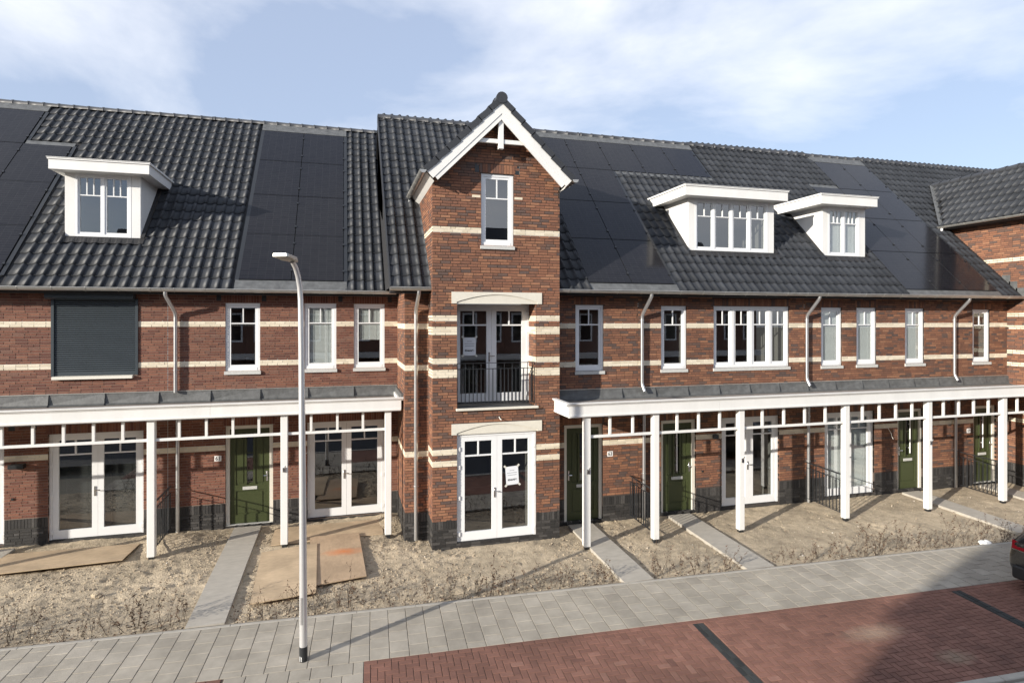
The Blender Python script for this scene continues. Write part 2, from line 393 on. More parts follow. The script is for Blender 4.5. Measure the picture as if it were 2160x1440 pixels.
# loose clods and pebbles on the soil
def build_clods():
    b = MB(); r2 = random.Random(3)
    for i in range(9000):
        x = r2.uniform(-7.5, 17); y = far_edge(x)+.04+(r2.random()**1.25)*(15.2-far_edge(x)-.1)
        if any(p[0]-.03 < x < p[1]+.03 and y > p[2] for p in PATHS): continue
        s = r2.uniform(.004, .012) if r2.random() < .9 else r2.uniform(.012, .026)
        z = soil_z(x, y); t = r2.random()**1.3
        vs = []
        for k in range(6):
            d = ((1,0,0),(-1,0,0),(0,1,0),(0,-1,0),(0,0,1),(0,0,-1))[k]; f = s*r2.uniform(.6, 1.3)
            vs.append((x+d[0]*f+r2.uniform(-.2, .2)*s, y+d[1]*f+r2.uniform(-.2, .2)*s, z+s*.4+d[2]*f*.7))
        b.add(vs, [(0,2,4),(2,1,4),(1,3,4),(3,0,4),(2,0,5),(1,2,5),(3,1,5),(0,3,5)], t)
    for i in range(4200):
        x = r2.uniform(-7.4, 6.5); y = far_edge(x)+.05+r2.random()*(14.8-far_edge(x))
        if any(p[0]-.04 < x < p[1]+.04 and y > p[2] for p in PATHS): continue
        if mn.noise((x*.45, y*.6, 11)) < -.15 and r2.random() < .8: continue
        s = r2.uniform(.014, .032); z = soil_z(x, y); t = r2.uniform(.1, .6); vs = []
        for k in range(6):
            d = ((1,0,0),(-1,0,0),(0,1,0),(0,-1,0),(0,0,1),(0,0,-1))[k]; f = s*r2.uniform(.6, 1.3)
            vs.append((x+d[0]*f+r2.uniform(-.3, .3)*s, y+d[1]*f+r2.uniform(-.3, .3)*s, z+s*.15+d[2]*f*.55))
        b.add(vs, [(0,2,4),(2,1,4),(1,3,4),(3,0,4),(2,0,5),(1,2,5),(3,1,5),(0,3,5)], t)
    tag(b.build('soil_clods', 'pebble'), 'loose clods and pebbles lying on the bare garden soil', 'clods', kind='stuff')
build_clods()

# pavement of 30 cm concrete tiles, turned slightly against the houses and falling to the street
BETA = math.atan(-.046); SLOPE = math.atan(.035)
UO = Vector((2.2, far_edge(2.2)))
def street_frame(name, m, poly, dz=-.007):
    b = MB(); b.add([(p[0], p[1], dz) for p in poly], [tuple(range(len(poly)))])
    o = b.build(name, m); tag(o, kind='structure')
    o.location = (UO.x, UO.y, -.035*(13-UO.y)); o.rotation_euler = (SLOPE, 0, BETA)
    bpy.context.view_layer.update(); o['_org'] = (0.0, 0.0, 0.0)
    return o
U1, U2 = -1.86, -1.86-6.5*.294                       # ends of the two red parking bays along the kerb (u axis)
NEAR = -1.47; KERBV = -3.77
side = street_frame('pavement', 'joint_grey', [(-9, .06), (18.5, .06), (18.5, NEAR), (U1, NEAR), (U1, -4.0), (U2, -4.0), (U2, NEAR), (-9, NEAR)])
def tile_proto(w, h, t, g=.005):
    return MB().bbox(-w/2+g, w/2-g, -h/2+g, h/2-g, -.012, .004, .004)
tl, ti = [], []
VAR = 14
for k in range(VAR):
    p = tile_proto(.294, .285, 0); p.t = [k/(VAR-1)]*len(p.f); tl.append(p)
for k in range(VAR):
    p = tile_proto(.294, .1425, 0); p.t = [k/(VAR-1)]*len(p.f); tl.append(p)
def jm(x, y, j=.0012, tz=.0016):
    return Matrix.Translation((x, y, rnd.uniform(-.0012, .0012))) @ Euler((rnd.uniform(-j, j)*4, rnd.uniform(-j, j)*4, rnd.uniform(-j, j)*3)).to_matrix().to_4x4()
TP = .294
u = -1.484-26*TP+TP/2
i = 0
while u < 18.3:
    v = -.045
    first = (i % 2 == 0)
    if first: ti.append((VAR+rnd.randrange(VAR), jm(u, v-.07125))); v -= .1425
    while v-.285 > NEAR-.003: ti.append((rnd.randrange(VAR), jm(u, v-.1425))); v -= .285
    if v-NEAR > .1: ti.append((VAR+rnd.randrange(VAR), jm(u, v-.07125)))
    u += TP; i += 1
# crossing strip between the bays
v = NEAR; row = 0; cr_half = []
while v > -4.0:
    u = U2+(.147 if row % 2 else .0)
    for k in range(6): ti.append((rnd.randrange(VAR), jm(u+.147+.294*k, v-.1425)))
    cr_half.append((U2+.0735 if row % 2 else U1-.0735, v-.1425))
    v -= .285; row += 1
for k in range(VAR):
    p = tile_proto(.147, .285, 0); p.t = [k/(VAR-1)]*len(p.f); tl.append(p)
for a, c in cr_half: ti.append((2*VAR+rnd.randrange(VAR), jm(a, c)))
place(side, 'paving_tile', tl, 'paving', ti, local=True, restname='paving_tiles')
eb = MB()
u = -9.0
while u < 18.4: eb.bbox(u+.003, u+.997, -.045, .015, -.09, .006, .004); u += 1.0
tag(eb.build('edging', 'kerb', side), kind='stuff')

def bay(u0, u1):
    o = street_frame('parking_bay', 'joint_dark', [(u0, NEAR), (u1, NEAR), (u1, KERBV), (u0, KERBV)], -.007)
    protos = []; NV = 16
    def pr(w, h, m, t): 
        p = MB().bbox(-w/2+.005, w/2-.005, -h/2+.005, h/2-.005, -.012, .004, .004); p.t = [t]*len(p.f); p.m = [m]*len(p.f); return p
    for k in range(NV): protos.append(pr(.2, .1, 0, k/(NV-1)))
    for k in range(NV): protos.append(pr(.1, .2, 0, k/(NV-1)))
    for k in range(6): protos.append(pr(.1, .2, 1, k/5))
    for k in range(6): protos.append(pr(.2, .1, 0, k/5))
    for k in range(NV): protos.append(pr(.1, .1, 0, k/(NV-1)))
    ins = []
    strips = [s for s in (3.42, 8.76) if u0 < s < u1]
    def ok(u_, v_, hw, hh):
        if u_-hw < u0+.099 or u_+hw > u1-.0 or v_+hh > NEAR-.099 or v_-hh < KERBV+.099: return False
        return not any(abs(u_-s-.1) < .1+hw-.001 for s in strips)
    def fill(cells):
        pass
    c = .1; used = set()
    nu0, nu1 = int(round(u0/c))-2, int(round(u1/c))+2; nv0, nv1 = int(KERBV/c)-3, int(NEAR/c)+3
    bu, bv = u0+.1, NEAR-.1
    NU = int((u1-u0)/c); NVv = int(round((NEAR-KERBV)/c))
    def cellfree(a, b_):
        uu = bu+(a+.5)*c; vv = bv-(b_+.5)*c
        return a >= 0 and b_ >= 0 and a < NU-1 and b_ < NVv-2 and not any(s-.001 < uu < s+.201 for s in strips)
    for kk in range(-NU-NVv, NU+NVv+4):
        for mm in range(-NU-NVv, NU+NVv):
            ox, oy = kk+2*mm, kk-2*mm
            for cells in (((ox, oy), (ox+1, oy)), ((ox, oy+1), (ox, oy+2))):
                if not (-2 <= cells[0][0] <= NU+2 and -2 <= cells[0][1] <= NVv+2): continue
                fr = [q for q in cells if cellfree(*q)]
                if not fr: continue
                cu = bu+(sum(q[0] for q in fr)/len(fr)+.5)*c; cv = bv-(sum(q[1] for q in fr)/len(fr)+.5)*c
                t = min(NV-1, max(0, int(rnd.gauss(.52, .15)*NV)))
                if len(fr) == 1: ins.append((2*NV+12+t, jm(cu, cv)))
                elif cells[0][1] == cells[1][1]: ins.append((t, jm(cu, cv)))
                else: ins.append((NV+t, jm(cu, cv)))
    a = u0
    while a < u1-.1: ins.append((rnd.randrange(4, 12), jm(a+.1, NEAR-.05))); a += .2
    a = NEAR-.1
    while a > KERBV+.1: ins.append((NV+rnd.randrange(4, 12), jm(u0+.05, a-.1))); a -= .2
    a = u0+.1
    while a < u1-.1: ins.append((rnd.randrange(2, 10), jm(a+.1, KERBV+.05))); a += .2
    for s in strips:
        a = NEAR-.1
        row = 0
        while a > KERBV+.15:
            for q in (0, 1): ins.append((2*NV+rnd.randrange(6), jm(s+.05+.1*q, a-.1)))
            a -= .2
    place(o, 'paving_brick', protos, ['clinker', 'clinker_black'], ins, local=True, restname='paving_bricks')
    return o
bay(U1, 18.0); bay(-9.0, U2)
kb = street_frame('kerb', 'joint_sand', [(-9, KERBV), (18.5, KERBV), (18.5, KERBV-.12), (-9, KERBV-.12)], -.02)
kbm = MB(); a = -9.0
while a < 18.4: kbm.bbox(a+.003, a+.997, KERBV-.125, KERBV-.006, -.15, .028, .012); a += 1.0
tag(kbm.build('kerb_stones', 'kerb', kb), kind='stuff')
gt = MB(); a = -9.0
while a < 18.4: gt.bbox(a+.003, a+.297, KERBV-.43, KERBV-.135, -.10, -.015, .006); a += .3
tag(gt.build('gutter_tiles', 'kerb', kb), kind='stuff')

# garden paths: long concrete slabs laid on the slope
for i, (x0, x1, y0, y1) in enumerate(PATHS):
    b = MB(); n = 3 if y1-y0 < 4 else 4; L_ = (y1-y0)/n
    p = thing('garden_path', (x0, y0, gz(y0)), ['narrow concrete slab path leading to the green door marked 61', 'concrete slab path to the shaded green door beside the gabled tower',
        'concrete slab path to the green door right of the 63 plate', 'concrete slab path crossing the sandy garden at the right', 'concrete slab path to the rightmost green door'][i], 'path', 'garden paths')
    for k in range(n):
        q = MB(); ya, yb = y0+k*L_+.0008, y0+(k+1)*L_-.0008
        za, zb = gz(ya), gz(yb)
        q.bbox(x0, x1, ya, yb, 0, 1, .004); q.v = [(vx, vy, (za+(zb-za)*(vy-ya)/(yb-ya))-.11+vz*.115) for vx, vy, vz in q.v]
        q.build('slab', 'path_slab', p)

# ------------------------------------------------------------------ brickwork
class Wall:
    """a brick-faced wall plane. axis 'y': u runs along +X, faces -Y. axis 'x': u runs along +Y, faces -X"""
    def __init__(s, house, axis, pos, u0, u1, z0, z1, zphase, body, openings=(), cream=(), spans=None, mortar='mortar_dark', plinth=.575, thick=.10, seed=1, heads=(), jamb=.10, keep=None, noblock=(), name='wall', cap=300):
        s.house = house; r = random.Random(seed)
        P = (lambda u, d, z: (u, pos+d, z)) if axis == 'y' else (lambda u, d, z: (pos+d, u, z))
        s.P = P
        # mortar slab with the openings cut out
        us = sorted({u0, u1, *[min(max(v, u0), u1) for o in openings for v in o[:2]]}); zs = sorted({z0, z1, plinth, *[min(max(v, z0), z1) for o in openings for v in o[2:4]]})
        b = MB()
        def q(a, b_, c, d, mi=0):
            f = (0, 1, 2, 3) if axis == 'y' else (3, 2, 1, 0)
            b.add([a, b_, c, d], [f], .5, mi)
        for i in range(len(us)-1):
            for j in range(len(zs)-1):
                cu, cz = (us[i]+us[i+1])/2, (zs[j]+zs[j+1])/2
                if any(o[0] < cu < o[1] and o[2] < cz < o[3] for o in openings): continue
                mi = 1 if cz < plinth else 0
                if spans is None: q(P(us[i], 0, zs[j]), P(us[i+1], 0, zs[j]), P(us[i+1], 0, zs[j+1]), P(us[i], 0, zs[j+1]), mi)
                else:
                    n = max(1, int((zs[j+1]-zs[j])/.06))
                    for k in range(n):
                        za = zs[j]+(zs[j+1]-zs[j])*k/n; zb = zs[j]+(zs[j+1]-zs[j])*(k+1)/n
                        for (a, c) in spans((za+zb)/2):
                            ua, ub = max(us[i], a), min(us[i+1], c)
                            if ub > ua: q(P(ua, 0, za), P(ub, 0, za), P(ub, 0, zb), P(ua, 0, zb), mi)
        for o in openings:
            d = o[4] if len(o) > 4 else jamb
            a, c, e, f_ = o[:4]
            b.add([P(a, 0, e), P(a, d, e), P(a, d, f_), P(a, 0, f_), P(c, 0, e), P(c, d, e), P(c, d, f_), P(c, 0, f_)], [(0, 1, 2, 3), (7, 6, 5, 4), (3, 2, 6, 7), (0, 4, 5, 1)], .5, 0)
        s.obj = b.build(name, [mortar, 'mortar_black'], house)
        for cz in cream:
            for i in range(len(us)-1):
                cu = (us[i]+us[i+1])/2
                if any(o[0] < cu < o[1] and o[2] < cz < o[3] for o in openings): continue
                for (a, c) in (spans(cz) if spans else [(us[i], us[i+1])]):
                    ua, ub = max(us[i], a), min(us[i+1], c)
                    if ub > ua and z0 < cz < z1 and (keep is None or axis == 'y'): MB().add([P(ua, -.003, cz-COURSE), P(ub, -.003, cz-COURSE), P(ub, -.003, cz+COURSE), P(ua, -.003, cz+COURSE)], [(0, 1, 2, 3) if axis == 'y' else (3, 2, 1, 0)]).build('band_mortar', 'concrete_white', s.obj)
        # bricks
        mats = [body, 'brick_cream', 'brick_dark']
        NV = 20; protos = []
        def bp(w, h, m, t, dd=0.):
            p = MB()
            if axis == 'y': p.box(-w/2, w/2, -.007-dd, thick, -h/2, h/2, t, m)
            else: p.box(-.007-dd, thick, -w/2, w/2, -h/2, h/2, t, m)
            return p
        cache = {}
        ins = []
        def proto(w, h, m, t):
            k = (round(w*100)/100 if w < .2 else .21, h, m, t)
            if k not in cache: cache[k] = len(protos); protos.append(bp(k[0], h, m, (t+.5)/NV, .001*((t*7) % 4)))
            return cache[k]
        def put(a, c, z, h, m):
            w = c-a
            if w < .025: return
            cu = (a+c)/2
            t = min(NV-1, max(0, int(r.random()*NV)))
            k = proto(w, h, m, t)
            w0 = round(w*100)/100 if w < .2 else .21
            ins.append((k, Matrix.Translation(P(cu, r.uniform(-.001, .0012), z)) @ Matrix.Diagonal((w/w0 if axis == 'y' else 1, w/w0 if axis == 'x' else 1, 1, 1))))
        k0 = math.floor((z0-zphase)/COURSE)
        nz = int((z1-z0)/COURSE)+2
        PT = plinth
        soldier = (PT-.205, PT)
        ops = list(openings)+[(h_[0], h_[1], h_[2], h_[3]) for h_ in heads]+list(noblock)
        for n in range(nz):
            z = zphase+(k0+n)*COURSE; zc = z+COURSE/2
            if zc > z1-.01 or zc < z0: continue
            if plinth > z0 and soldier[0]-.01 < zc < soldier[1]: continue
            m = 2 if zc < soldier[0] and plinth > z0 else 0
            if any(abs(zc-cz) < COURSE*1.02 for cz in cream): m = 1
            iv = [(u0, u1)] if spans is None else list(spans(zc))
            for o in ops:
                if o[2]-.012 < zc < o[3]+.012:
                    nv = []
                    for a, c in iv:
                        if o[1] <= a or o[0] >= c: nv.append((a, c)); continue
                        if o[0] > a: nv.append((a, o[0]))
                        if o[1] < c: nv.append((o[1], c))
                    iv = nv
            for a, c in iv:
                u = a; first = True
                start = (0, .11, .055, .165)[(k0+n+r.randrange(2)*2) % 4]
                while u < c-.02:
                    w = .21
                    if first and start: w = start
                    elif r.random() < .16: w = .10
                    first = False
                    e = min(u+w, c)
                    if c-e < .035: e = c
                    ee = e if e < c-1e-6 else c
                    put(u, ee-(0 if ee == c else .0), zc, COURSE-.0135, m) if keep is None or keep((u+ee)/2, zc) else None
                    u = ee+.012
        if plinth > z0 and z0 < soldier[0]:
            zc = (soldier[0]+soldier[1])/2; iv = [(u0, u1)]
            for o in ops:
                if o[2]-.01 < zc < o[3]:
                    iv = [x for a, c in iv for x in (((a, c),) if o[1] <= a or o[0] >= c else tuple(y for y in ((a, o[0]), (o[1], c)) if y[1] > y[0]))]
            for a, c in iv:
                n_ = max(1, round((c-a)/.0605)); st = (c-a)/n_
                for i in range(n_): put(a+i*st+.004, a+(i+1)*st-.004, zc, .196, 2)
        for h_ in heads:
            a, c, za, zb, mm = h_
            n_ = max(1, round((c-a)/.0605)); st = (c-a)/n_
            for i in range(n_): put(a+i*st+.004, a+(i+1)*st-.004, (za+zb)/2, zb-za-.008, mm)
        fullw = {k for kk, k in cache.items() if kk[0] >= .2}
        place(s.obj, 'brick', protos, mats, ins, cap=cap, restname='brickwork')

def lead_course(house, x0, x1, y, z, n):
    """stepped lead apron where a flat canopy roof meets the wall"""
    p = MB(); w = (x1-x0)/n
    f = None
    for i in range(n):
        a, c = x0+i*w, x0+(i+1)*w
        q = MB(); yo = .014; ye = .046
        q.add([(a-.01, y-yo, z), (c+.02, y-yo-.012, z), (c+.02, y-ye-.030, z-.22), (a-.01, y-yo-.012, z-.22), (a-.01, y+.0, z), (c+.02, y+.0, z), (c+.02, y, z-.25), (a-.01, y, z-.25),
               (c+.05, y-ye-.15, z-.246), (a-.01, y-yo-.12, z-.249)],
              [(3, 2, 1, 0), (0, 1, 5, 4), (1, 2, 6, 5), (0, 4, 7, 3), (9, 8, 2, 3)])
        q.build('lead_flashing', 'lead', house)
    MB().box(x0, x1, y-.032, y-.0125, z+.0, z+.022).build('flashing_bead', 'zinc', house)

# ------------------------------------------------------------------ joinery
def pane(parent, x0, x1, y, z0, z1):
    return MB().quad((x0, y, z0), (x1, y, z0), (x1, y, z1), (x0, y, z1)).build('pane', 'window_glass', parent)
def room(parent, x0, x1, y0, z0, z1, depth=3.2, m='room'):
    b = MB(); y1 = y0+depth
    b.quad((x0, y0, z0), (x1, y0, z0), (x1, y1, z0), (x0, y1, z0)).quad((x0, y0, z1), (x0, y1, z1), (x1, y1, z1), (x1, y0, z1))
    b.quad((x0, y0, z0), (x0, y1, z0), (x0, y1, z1), (x0, y0, z1)).quad((x1, y0, z0), (x1, y0, z1), (x1, y1, z1), (x1, y1, z0)).quad((x0, y1, z0), (x1, y1, z0), (x1, y1, z1), (x0, y1, z1))
    return b.build('room', m, parent)
def blind(parent, x0, x1, y, z0, z1, m='blind', tilt=.0135, step=.030):
    b = MB(); z = z1
    while z > z0:
        b.add([(x0, y-.011, z-tilt), (x1, y-.011, z-tilt), (x1, y+.011, z+tilt), (x0, y+.011, z+tilt)], [(0, 1, 2, 3)]); z -= step
    for fx in (.22, .78):
        xx = x0+(x1-x0)*fx; b.box(xx-.004, xx+.004, y-.014, y-.012, z0, z1)
    b.box(x0, x1, y-.014, y+.012, z0-.02, z0); b.box(x0, x1, y-.018, y+.016, z1, z1+.03)
    o = b.build('blind', m, parent); o['kind'] = 'stuff'; return o
def window(house, x0, x1, z0, z1, y, lights=1, uppers=2, upz=None, m='white_frame', sill=True, rd=3.0, bl=None, sashes=None, fw=.062, name='window', label=None, sillw=.02, head=.055):
    """frame flush behind the brick face; lights side by side, each with a row of small panes on top"""
    b = MB()
    b.box(x0, x0+fw, y, y+.056, z0, z1); b.box(x1-fw, x1, y, y+.056, z0, z1)
    b.box(x0+fw, x1-fw, y, y+.056, z1-fw, z1); b.box(x0+fw, x1-fw, y-.006, y+.056, z0, z0+fw+.012)
    w = b.build(name, m, house)
    if label: w['label'] = label
    n = lights; iw = x1-x0-2*fw; mul = .085
    lw = (iw-mul*(n-1))/n
    for i in range(n):
        a = x0+fw+i*(lw+mul); c = a+lw; za, zb = z0+fw+.012, z1-fw
        if i < n-1: MB().box(c, c+mul, y-.002, y+.054, z0+fw+.013, z1-fw-.001).build('mullion', m, w)
        sw = .052; yo = y+.014
        sb = MB()
        sb.box(a+.001, a+sw, yo, yo+.036, za+.001, zb-.001).box(c-sw, c-.001, yo, yo+.036, za+.001, zb-.001).box(a+sw, c-sw, yo, yo+.036, zb-sw, zb-.001).box(a+sw, c-sw, yo, yo+.036, za+.001, za+sw+.012)
        sash = sb.build('sash', m, w)
        ga, gc, gza, gzb = a+sw, c-sw, za+sw+.012, zb-sw
        uz = upz if upz is not None else z0+(z1-z0)*.70
        g = MB().box(ga, gc, yo+.004, yo+.032, uz-.014, uz+.014)
        for k in range(1, uppers):
            xm = ga+(gc-ga)*k/uppers; g.box(xm-.013, xm+.013, yo+.006, yo+.030, uz+.0145, gzb)
        g.build('glazing_bar', m, w)
        yg = yo+.020
        for k in range(uppers): pane(w, ga+(gc-ga)*k/uppers, ga+(gc-ga)*(k+1)/uppers, yg, uz, gzb)
        pane(w, ga, gc, yg, gza, uz)
    if bl:
        blind(w, x0+fw+.02, x1-fw-.02, y+.072, z0+.08+(z1-z0)*bl[0], z1-.10, bl[1])
    room(w, x0+.01, x1-.01, y+.055, z0+.01, z1-.01, rd)
    if sill:
        s_ = MB(); s_.prism([(y-.075, z0-.012), (y-.075, z0-.085), (y+.02, z0-.085), (y+.02, z0-.001)], 0, x0-sillw, x1+sillw)
        s_.build('sill', 'sill_stone', w)
    return w
def handle(parent, x, y, z, side=1, m='steel'):
    b = MB().bbox(x-.020, x+.020, y-.012, y, z-.11, z+.11, .003); b.tube([(x, y-.01, z+.03), (x, y-.05, z+.03), (x+side*.03, y-.055, z+.03), (x+side*.12, y-.055, z+.03)], .010, 8)
    return b.build('handle', m, parent, True)
def french_door(house, x0, x1, z0, z1, y, m='white_frame', bl=None, label=None, rd=4.0, hx=0):
    fw = .055; b = MB()
    b.box(x0, x0+fw, y, y+.10, z0, z1).box(x1-fw, x1, y, y+.10, z0, z1).box(x0+fw, x1-fw, y, y+.10, z1-fw, z1)
    d = b.build('french_door', m, house)
    if label: d['label'] = label
    xm = (x0+x1)/2
    for a, c, s_ in ((x0+fw+.003, xm-.002, 1), (xm+.002, x1-fw-.003, -1)):
        st = .115; yo = y+.012; bz, tz = z0+.004, z1-fw-.003
        lb = MB().box(a, a+st, yo, yo+.055, bz, tz).box(c-st, c, yo, yo+.055, bz, tz).box(a+st, c-st, yo, yo+.055, tz-.10, tz).box(a+st, c-st, yo, yo+.055, bz, bz+.19)
        leaf = lb.build('leaf', m, d)
        uz = z1-.48; ga, gc = a+st, c-st; xx = (ga+gc)/2
        MB().box(ga, gc, yo+.006, yo+.045, uz-.016, uz+.016).box(xx-.016, xx+.016, yo+.007, yo+.044, uz+.0165, tz-.10).build('glazing_bar', m, d)
        yg = yo+.028
        pane(d, ga, xx, yg, uz, tz-.10); pane(d, xx, gc, yg, uz, tz-.10); pane(d, ga, gc, yg, bz+.19, uz)
        if bl: blind(d, ga-.03, gc+.03, y+.112, bz+.12, tz-.05, bl, step=.036)
        for hz in (.16, .95, 1.62, 2.02):
            hxx = a-.018 if s_ == 1 else c+.018
            MB().bbox(hxx-.032, hxx+.032, y-.014, y+.001, z0+hz-.045, z0+hz+.045, .003).build('hinge', 'chrome_white', d)
    handle(d, xm-.055+hx if s_ else xm, y+.010, z0+1.02, 1)
    MB().box(x0, x1, y-.02, y+.11, z0-.06, z0-.003).build('threshold', 'brick_dark', d)
    room(d, x0+.01, x1-.01, y+.098, z0, z1-.01, rd)
    return d
def front_door(house, x0, x1, z0, z1, y, label=None, hand=1, bar=True):
    fw = .085; b = MB().box(x0, x0+fw, y, y+.09, z0, z1).box(x1-fw, x1, y, y+.09, z0, z1).box(x0+fw, x1-fw, y, y+.09, z1-fw, z1)
    d = b.build('front_door', 'cream_frame', house)
    if label: d['label'] = label
    a, c = x0+fw+.004, x1-fw-.004; bz, tz = z0+.01, z1-fw-.004; yo = y+.034; W_ = c-a; xm = (a+c)/2
    lf = MB(); gw = .095; gz0, gz1 = z0+.98, tz-.16
    # stiles, rails and recessed panels
    lf.box(a, c, yo+.02, yo+.055, bz, gz0-.02).box(a, xm-gw, yo+.02, yo+.055, gz0-.02, tz).box(xm+gw, c, yo+.02, yo+.055, gz0-.02, tz).box(xm-gw, xm+gw, yo+.02, yo+.055, gz1+.02, tz)
    for (p, q, r_, s_) in ((a, a+.12, bz, tz), (c-.12, c, bz, tz), (a+.12, c-.12, tz-.12, tz), (a+.12, c-.12, bz, bz+.20), (a+.12, c-.12, z0+.78, z0+.92)):
        lf.box(p, q, yo, yo+.021, r_+(.0005), s_-.0005)
    for sx in (-1, 1):
        lf.box(xm+sx*gw-.025, xm+sx*gw+.025, yo-.006, yo+.0195, z0+.921, tz-.121)
    for (p, q) in ((a+.15, xm-gw-.055), (xm+gw+.055, c-.15)): lf.box(p, q, yo+.008, yo+.0199, z0+.96, tz-.155)
    lf.box(a+.16, c-.16, yo+.008, yo+.0199, bz+.24, z0+.745)
    leaf = lf.build('leaf', 'door_green', d)
    pane(d, xm-gw+.024, xm+gw-.024, yo+.03, gz0-.02, gz1+.02)
    for zz in (gz0+(gz1-gz0)*.24, gz0+(gz1-gz0)*.62): MB().box(xm-gw+.024, xm+gw-.024, yo+.002, yo+.028, zz-.009, zz+.009).build('glazing_bar', 'door_green', d)
    MB().bbox(xm-.16, xm+.16, yo-.012, yo-.0005, z0+.80, z0+.875, .003).build('letter_box', 'sill_stone', d)
    hx = (c-.055) if hand > 0 else a+.055
    hb = MB().bbox(hx-.02, hx+.02, yo-.012, yo-.0005, z0+.98, z0+1.22, .003); hb.tube([(hx, yo-.01, z0+1.12), (hx, yo-.05, z0+1.12)], .012, 8).tube([(hx, yo-.05, z0+1.12), (hx-hand*.07, yo-.055, z0+1.12)], .016, 8)
    hb.build('handle', 'steel', d, True)
    if bar:
        MB().tube([(xm+hand*-.03, yo-.05, gz0+.05), (xm+hand*-.03, yo-.05, gz1-.02)], .016, 8).tube([(xm+hand*-.03, yo-.05, gz0+.2), (xm+hand*-.03, yo+.0, gz0+.2)], .01, 6).tube([(xm+hand*-.03, yo-.05, gz1-.2), (xm+hand*-.03, yo, gz1-.2)], .01, 6).build('pull_bar', 'chrome_white', d, True)
    MB().box(x0-.01, x1+.01, y-.05, y+.10, z0-.07, z0-.002).build('threshold', 'sill_stone', d)
    room(d, a, c, y+.092, z0, z1-.02, 2.0)
    return d
def text_mesh(name, txt, size, loc, m, parent, bold=0.0, sx=1.0):
    cu = bpy.data.curves.new('lettering', 'FONT'); cu.body = txt; cu.size = size; cu.align_x = 'CENTER'; cu.align_y = 'CENTER'; cu.offset = bold; cu.resolution_u = 3
    t = bpy.data.objects.new('lettering', cu); COL.objects.link(t); bpy.context.view_layer.update()
    me = bpy.data.meshes.new_from_object(t.evaluated_get(bpy.context.evaluated_depsgraph_get())); bpy.data.objects.remove(t)
    me.materials.clear(); me.materials.append(MATS[m])
    o = bpy.data.objects.new(name, me); COL.objects.link(o); o.parent = parent
    og = Vector(parent['_org']); o.location = Vector(loc)-og; o.rotation_euler = (R(90), 0, 0); o.scale = (sx, 1, 1)
    return o
def number_plate(house, x, z, y, txt):
    p = MB().bbox(x-.075, x+.075, y-.012, y-.001, z-.065, z+.065, .003).build('number_plate', 'plate_white', house)
    text_mesh('digits', txt, .125, (x, y-.0135, z), 'ink', p, .002, .9)
def gutter(house, x0, x1, y, z, r=.070, name='gutter', brackets=.62):
    """half-round zinc gutter along X; y,z = centre of the open top"""
    prof = [(-r-.004, .012), (-r-.012, .006)]
    N_ = 10
    out = [(r*math.cos(math.pi+math.pi*k/N_), r*math.sin(math.pi+math.pi*k/N_)) for k in range(N_+1)]
    inn = [((r-.006)*math.cos(2*math.pi-math.pi*k/N_), (r-.006)*math.sin(2*math.pi-math.pi*k/N_)) for k in range(N_+1)]
    b = MB(); ring = out+inn; n = len(ring)
    vs = [(x0, y+p[0], z+p[1]) for p in ring]+[(x1, y+p[0], z+p[1]) for p in ring]
    b.add(vs, [(i, n+i, n+(i+1) % n, (i+1) % n) for i in range(n)]+[tuple(range(N_+1)), tuple(reversed(range(n, n+N_+1)))])
    b.tube([(x0, y-r, z+.004), (x1, y-r, z+.004)], .010, 8)
    g = b.build(name, 'zinc', house, True)
    x = x0+.25
    while x < x1-.05:
        q = MB(); rr = r+.004
        pts = [(x, y+rr*math.cos(math.pi+math.pi*k/8), z+rr*math.sin(math.pi+math.pi*k/8)) for k in range(9)]
        q.tube([(x, y-r, z+.018)]+pts, .0055, 5); q.build('gutter_bracket', 'zinc', g, True); x += brackets
    return g
def downpipe(house, pts, r=.040, clips=(), wall=None, name='downpipe'):
    P_ = []
    pts = [Vector(p) for p in pts]
    for i, p in enumerate(pts):
        if 0 < i < len(pts)-1:
            a = (pts[i-1]-p); c = (pts[i+1]-p); l = min(.10, a.length/2.2, c.length/2.2); a.normalize(); c.normalize()
            P_ += [p+a*l, p+a*l*.35+c*l*.08, p+c*l*.35+a*l*.08, p+c*l]
        else: P_.append(p)
    d = MB().tube(P_, r, 14).build(name, 'galvanised', house, True)
    for z in clips:
        x, y = pts[-2].x if len(pts) > 2 else pts[0].x, pts[-2].y if len(pts) > 2 else pts[0].y
        MB().tube([(x, y, z-.012), (x, y, z+.012)], r+.006, 12).tube([(x, y, z), (x, wall, z)], .007, 5).tube([(x-.06, y+.01, z), (x+.06, y+.01, z)], .006, 5).build('pipe_clip', 'galvanised', d, True)
    return d

# ------------------------------------------------------------------ roofs
TW, TG = .232, .360                          # cover width and gauge of a roof tile
def tile_mb():
    prof = [(0, 0), (.24, -.002), (.48, .000), (.58, .010), (.67, .027), (.76, .039), (.85, .042), (.92, .033), (.965, .015), (1.02, .001)]
    n = len(prof); b = MB(); Lt = TG+.075
    vs = []
    for s_, lift in ((0, .036), (Lt, -.006)):
        for p, h in prof: vs.append(((p-.5)*TW, s_, h+lift))
    for p, h in prof: vs.append(((p-.5)*TW, 0, h+lift_low(h)))
    fs = [(i, i+1, n+i+1, n+i) for i in range(n-1)]+[(2*n+i, 2*n+i+1, i+1, i) for i in range(n-1)]
    return b.add(vs, fs)
def lift_low(h): return -.010
TILE = tile_mb()
def roof_matrix(eave_y, eave_z): return lambda x, s: Matrix.Translation((x, eave_y+s*CA, eave_z+s*SA)) @ Matrix.Rotation(R(46), 4, 'X')
